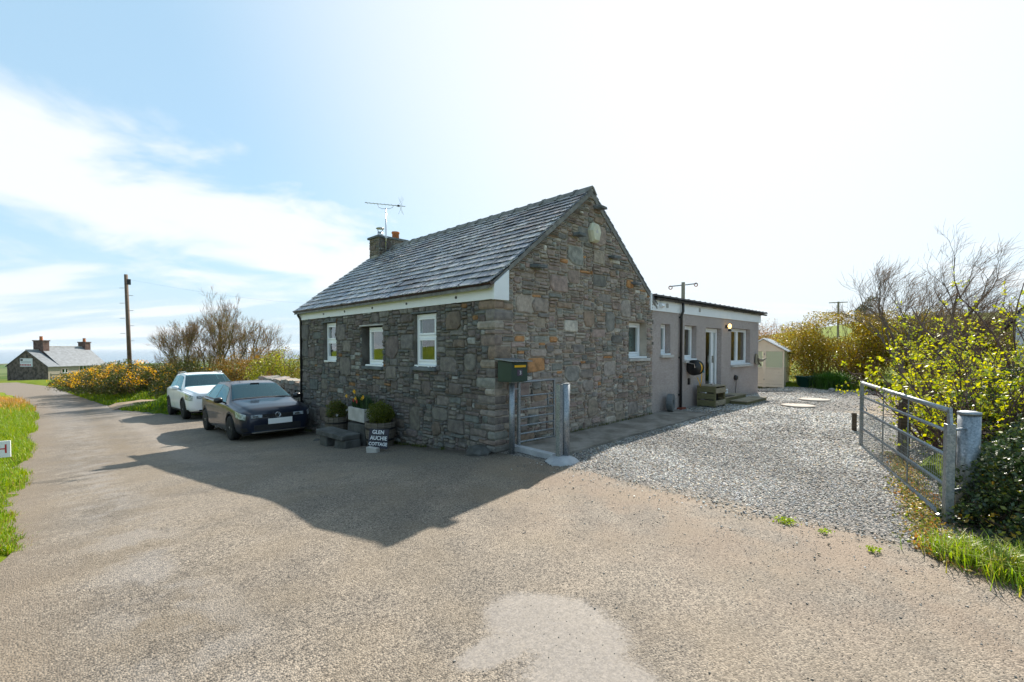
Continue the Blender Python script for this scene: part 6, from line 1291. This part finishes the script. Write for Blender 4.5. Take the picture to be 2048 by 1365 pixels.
# budding shrub behind the field gate
def budding(label, x, y, n, h, spread, bias, seed, nleaf, group, cols, thick=.022, dense=1.0):
    random.seed(seed); t = plant('budding_shrub', label, 'shrub', x, y, group); mb = MB(); LP = []
    for k in range(n):
        a = random.uniform(0, 2 * math.pi); b = Vector((math.cos(a) * random.uniform(0, spread * .35), math.sin(a) * random.uniform(0, spread * .35), 0)); d = Vector((math.cos(a) * random.uniform(.1, .75) + bias[0], math.sin(a) * random.uniform(.1, .6) + bias[1], 1)).normalized(); L_ = h * random.uniform(.55, 1.1); pts = [b]; m = 7
        for i in range(m): d = (d + Vector((random.gauss(0, .13) + bias[0] * .12, random.gauss(0, .13), -.10 * i / m + .02))).normalized(); pts.append(pts[-1] + d * L_ / m)
        rr = thick * random.uniform(.5, 1.1); mb.tube(pts, [rr * (1 - .8 * i / m) + .003 for i in range(m + 1)], 5, cap=False)
        for j in range(int(random.randint(11, 17) * dense)):
            i = random.randint(1, m - 1); p = pts[i].lerp(pts[i + 1], random.random()); dd = ((pts[i + 1] - pts[i]).normalized() * .8 + Vector([random.gauss(0, .6) for _ in range(3)]) + Vector((.0, 0, .2))).normalized(); l = random.uniform(.18, .55); e = p + dd * l * .6 + Vector([random.gauss(0, .03) for _ in range(3)]); f = e + (dd + Vector([random.gauss(0, .3) for _ in range(3)])).normalized() * l * .5
            mb.tube([p, e, f], [.0065, .0045, .0025], 3, cap=False)
            if random.random() < .72: LP += [f, e.lerp(f, .6)]
            if random.random() < .3: LP.append(e)
            if random.random() < .5: g_ = e + Vector([random.gauss(0, .12) for _ in range(3)]); mb.tube([e, g_], [.004, .002], 3, cap=False); LP.append(g_)
    mb.build('branches', M['twigbark'], t, fixn=False); LP = np.array([tuple(p) for p in LP]); P = np.repeat(LP, nleaf, 0) + rng.normal(0, .026, (len(LP) * nleaf, 3)); leafcloud('leaves', P, .050, cols, M['leaf'], t, .62)
M['twigbark'] = simple('purplish_twig_bark', (.12, .075, .07), .8, .25, var=.35, scale=14)
YL = [(.42, .42, .015), (.34, .38, .015), (.50, .46, .02), (.22, .27, .02)]
budding('budding shrub with yellow-green leaves right behind the field gate', 7.25, 7.6, 32, 1.75, 1.1, (-.02, 0), 51, 4, 'budding shrubs behind the field gate', YL)
budding('tall budding shrub leaning in at the right edge of the picture', 8.75, 7.7, 40, 3.0, 1.4, (-.12, 0), 52, 4, 'budding shrubs behind the field gate', YL, .028)
budding('budding shrub farther back, above the end of the gate', 10.2, 10.4, 32, 2.2, 1.5, (-.05, 0), 53, 4, 'budding shrubs behind the field gate', YL)
budding('sparse twiggy shrub just behind the stout gate post', 5.9, 5.9, 26, 1.35, .9, (.05, 0), 54, 4, 'budding shrubs behind the field gate', YL + [(.12, .16, .03)], .014)
budding('budding shrub by the pale paving beyond the gate', 13.0, 12.8, 30, 2.2, 1.6, (.0, 0), 55, 4, 'budding shrubs behind the field gate', YL)
# dark glossy evergreen hedge in the corner
IV = [(.022, .045, .014), (.035, .065, .018), (.05, .085, .02), (.015, .03, .012), (.12, .14, .03)]
def ivy_extra(t, ells):
    P = blob(2200, [(e[0] - .1, e[1] - .1, e[2] * .5, e[3] * 1.08, e[4] * 1.08, e[5] * .6) for e in ells], .1, 3, .0, 7, zmin=.0); leafcloud('young_leaves', P, .045, [(.30, .28, .03), (.22, .24, .03), (.40, .26, .05)], M['leaf'], t, .6)
bush('evergreen_hedge', 'dark glossy evergreen hedge in the near right corner beside the gate post', 5.08, 4.28, [(0, 0, .42, .72, .75, .62), (.75, -.55, .42, .85, .72, .62), (.8, .35, .58, .85, .85, .68), (1.7, -.1, .6, .95, .95, .75), (-.35, -.05, .18, .55, .60, .32)], 76000, .040, IV, seed=61, mat='gloss_leaf', stem=60, stemmat='bark', cat='hedge', shell=.38, freq=2.2, thr=-.42, extra=ivy_extra, sprigs=60, ratio=.62)
bush('evergreen_hedge', 'glossy evergreen hedge continuing behind the stout gate post', 6.9, 6.1, [(0, 0, .5, .9, .8, .65), (1.1, -.4, .6, 1.0, .9, .75), (-.6, -.2, .35, .6, .6, .42), (1.2, .8, .6, 1, 1, .8)], 42000, .043, IV, seed=67, mat='gloss_leaf', stem=40, stemmat='bark', cat='hedge', shell=.4, freq=2.0, thr=-.35, sprigs=60, ratio=.62)
for (x, y, n, h, s, lb) in ((3.78, 3.80, 800, .17, .12, 'bright grass tuft at the foot of the evergreen hedge, nearer the gate'), (3.93, 3.46, 1400, .20, .15, 'bright grass tuft at the foot of the evergreen hedge, nearer the camera'), (4.14, 3.32, 900, .20, .14, 'bright grass tuft at the right edge of the picture')):
    t = plant('grass_tuft', lb, 'grass tuft', x, y); q, u = Hc(x, y); t.location.z = fz(q, u) - .005; a_ = rng.normal(0, s, (n, 2)); P = np.column_stack([a_, np.zeros(n)]); blades('blades', P, h, [(.20, .30, .02), (.26, .34, .03), (.14, .22, .02), (.32, .30, .06)], M['leaf'], t, width=.0045, lean=1.15)
n = 5200; x = rng.uniform(3.5, 6.0, n); f_ = (x - 3.5) / 2.5; y = 3.75 + f_ * 3.4 + rng.normal(0, .16, n); hh = [Hc(a, b) for a, b in zip(x, y)]; P = np.array([(a, b, fz(a, b) + .012 + random.random() * .03) for a, b in hh])
o = inH(leafcloud('leaf_litter', P, .032, [(.26, .20, .06), (.30, .15, .05), (.14, .17, .03), (.36, .30, .14), (.10, .12, .03)], M['leaf'], None, .6)); tag(o, 'dry leaves and creeping weeds along the foot of the field gate', kind='stuff')
for (px_, py_, k) in ((2.74, 4.62, 240), (3.1, 3.95, 90), (2.95, 4.35, 60)):
    q, u = Hc(px_, py_); t = thing('weed', {240: 'small bright green weed growing in the gravel', 90: 'tiny green weed by the leaf litter', 60: 'tiny green sprig beside the small weed'}[k], 'weed', q, u, fz(q, u) + .01); a_ = rng.normal(0, .018 + k / 9000, (k, 2)); leafcloud('leaves', np.column_stack([a_, rng.uniform(0, .03, k)]), .022, [(.20, .30, .02), (.28, .34, .03)], M['leaf'], t, .6)
# dry orange grass clump on the verge up the lane
P = []; 
for _ in range(2600):
    q, u = random.gauss(-6.75, .45), random.gauss(27.0, 2.4); 
    if q < qL(u) + .1: P.append((q, u, tz(q, u)))
o = inH(blades('dry_grass', np.array(P), .30, [(.50, .27, .06), (.42, .22, .05), (.34, .25, .09)], M['leaf'], None, width=.012, lean=1.1)); tag(o, 'dry orange grass on the left verge where the lane bends', kind='stuff')
# white-walled house with a steep dark roof behind the shrubs at the right edge
hs = thing('garden_house', 'white walled outbuilding with steep dark roof hidden behind the right-hand shrubs', 'building', *Hc(15.15, 14.0), .05, rot=R(-47) - A)
MB().box(0, 4.2, 0, 3.4, -.1, 2.65).build('wall', M['sillwhite'], hs); MB().prism([(0, 2.65), (4.2, 2.65), (2.1, 5.6)], 'y', .0, 3.4).build('gable', M['sillwhite'], hs)
for s_ in (0, 1):
    x0, x1 = (-.25, 2.1) if s_ == 0 else (4.45, 2.1); MB().add([(x0, -.25, 2.3), (x1, -.25, 5.62), (x1, 3.6, 5.62), (x0, 3.6, 2.3), (x0, -.25, 2.42), (x1, -.25, 5.76), (x1, 3.6, 5.76), (x0, 3.6, 2.42)], [(0, 1, 2, 3), (4, 7, 6, 5), (0, 4, 5, 1), (3, 2, 6, 7), (0, 3, 7, 4), (1, 5, 6, 2)]).build('roof', M['darkroof'], hs)

# ---------------------------------------------------------------- sea haze
hm = bpy.data.materials.new('thin_sea_haze'); hm.use_nodes = True; nt = hm.node_tree; nt.nodes.clear(); o_ = nt.nodes.new('ShaderNodeOutputMaterial'); pv = nt.nodes.new('ShaderNodeVolumePrincipled'); pv.inputs['Color'].default_value = (.86, .93, 1, 1); pv.inputs['Density'].default_value = .000055; nt.links.new(pv.outputs[0], o_.inputs['Volume'])
hb = MB().box(-95000, 95000, -12000, 95000, -95, 60).build('haze', hm); tag(hb, 'thin pale sea haze over the coast and fields', kind='stuff')
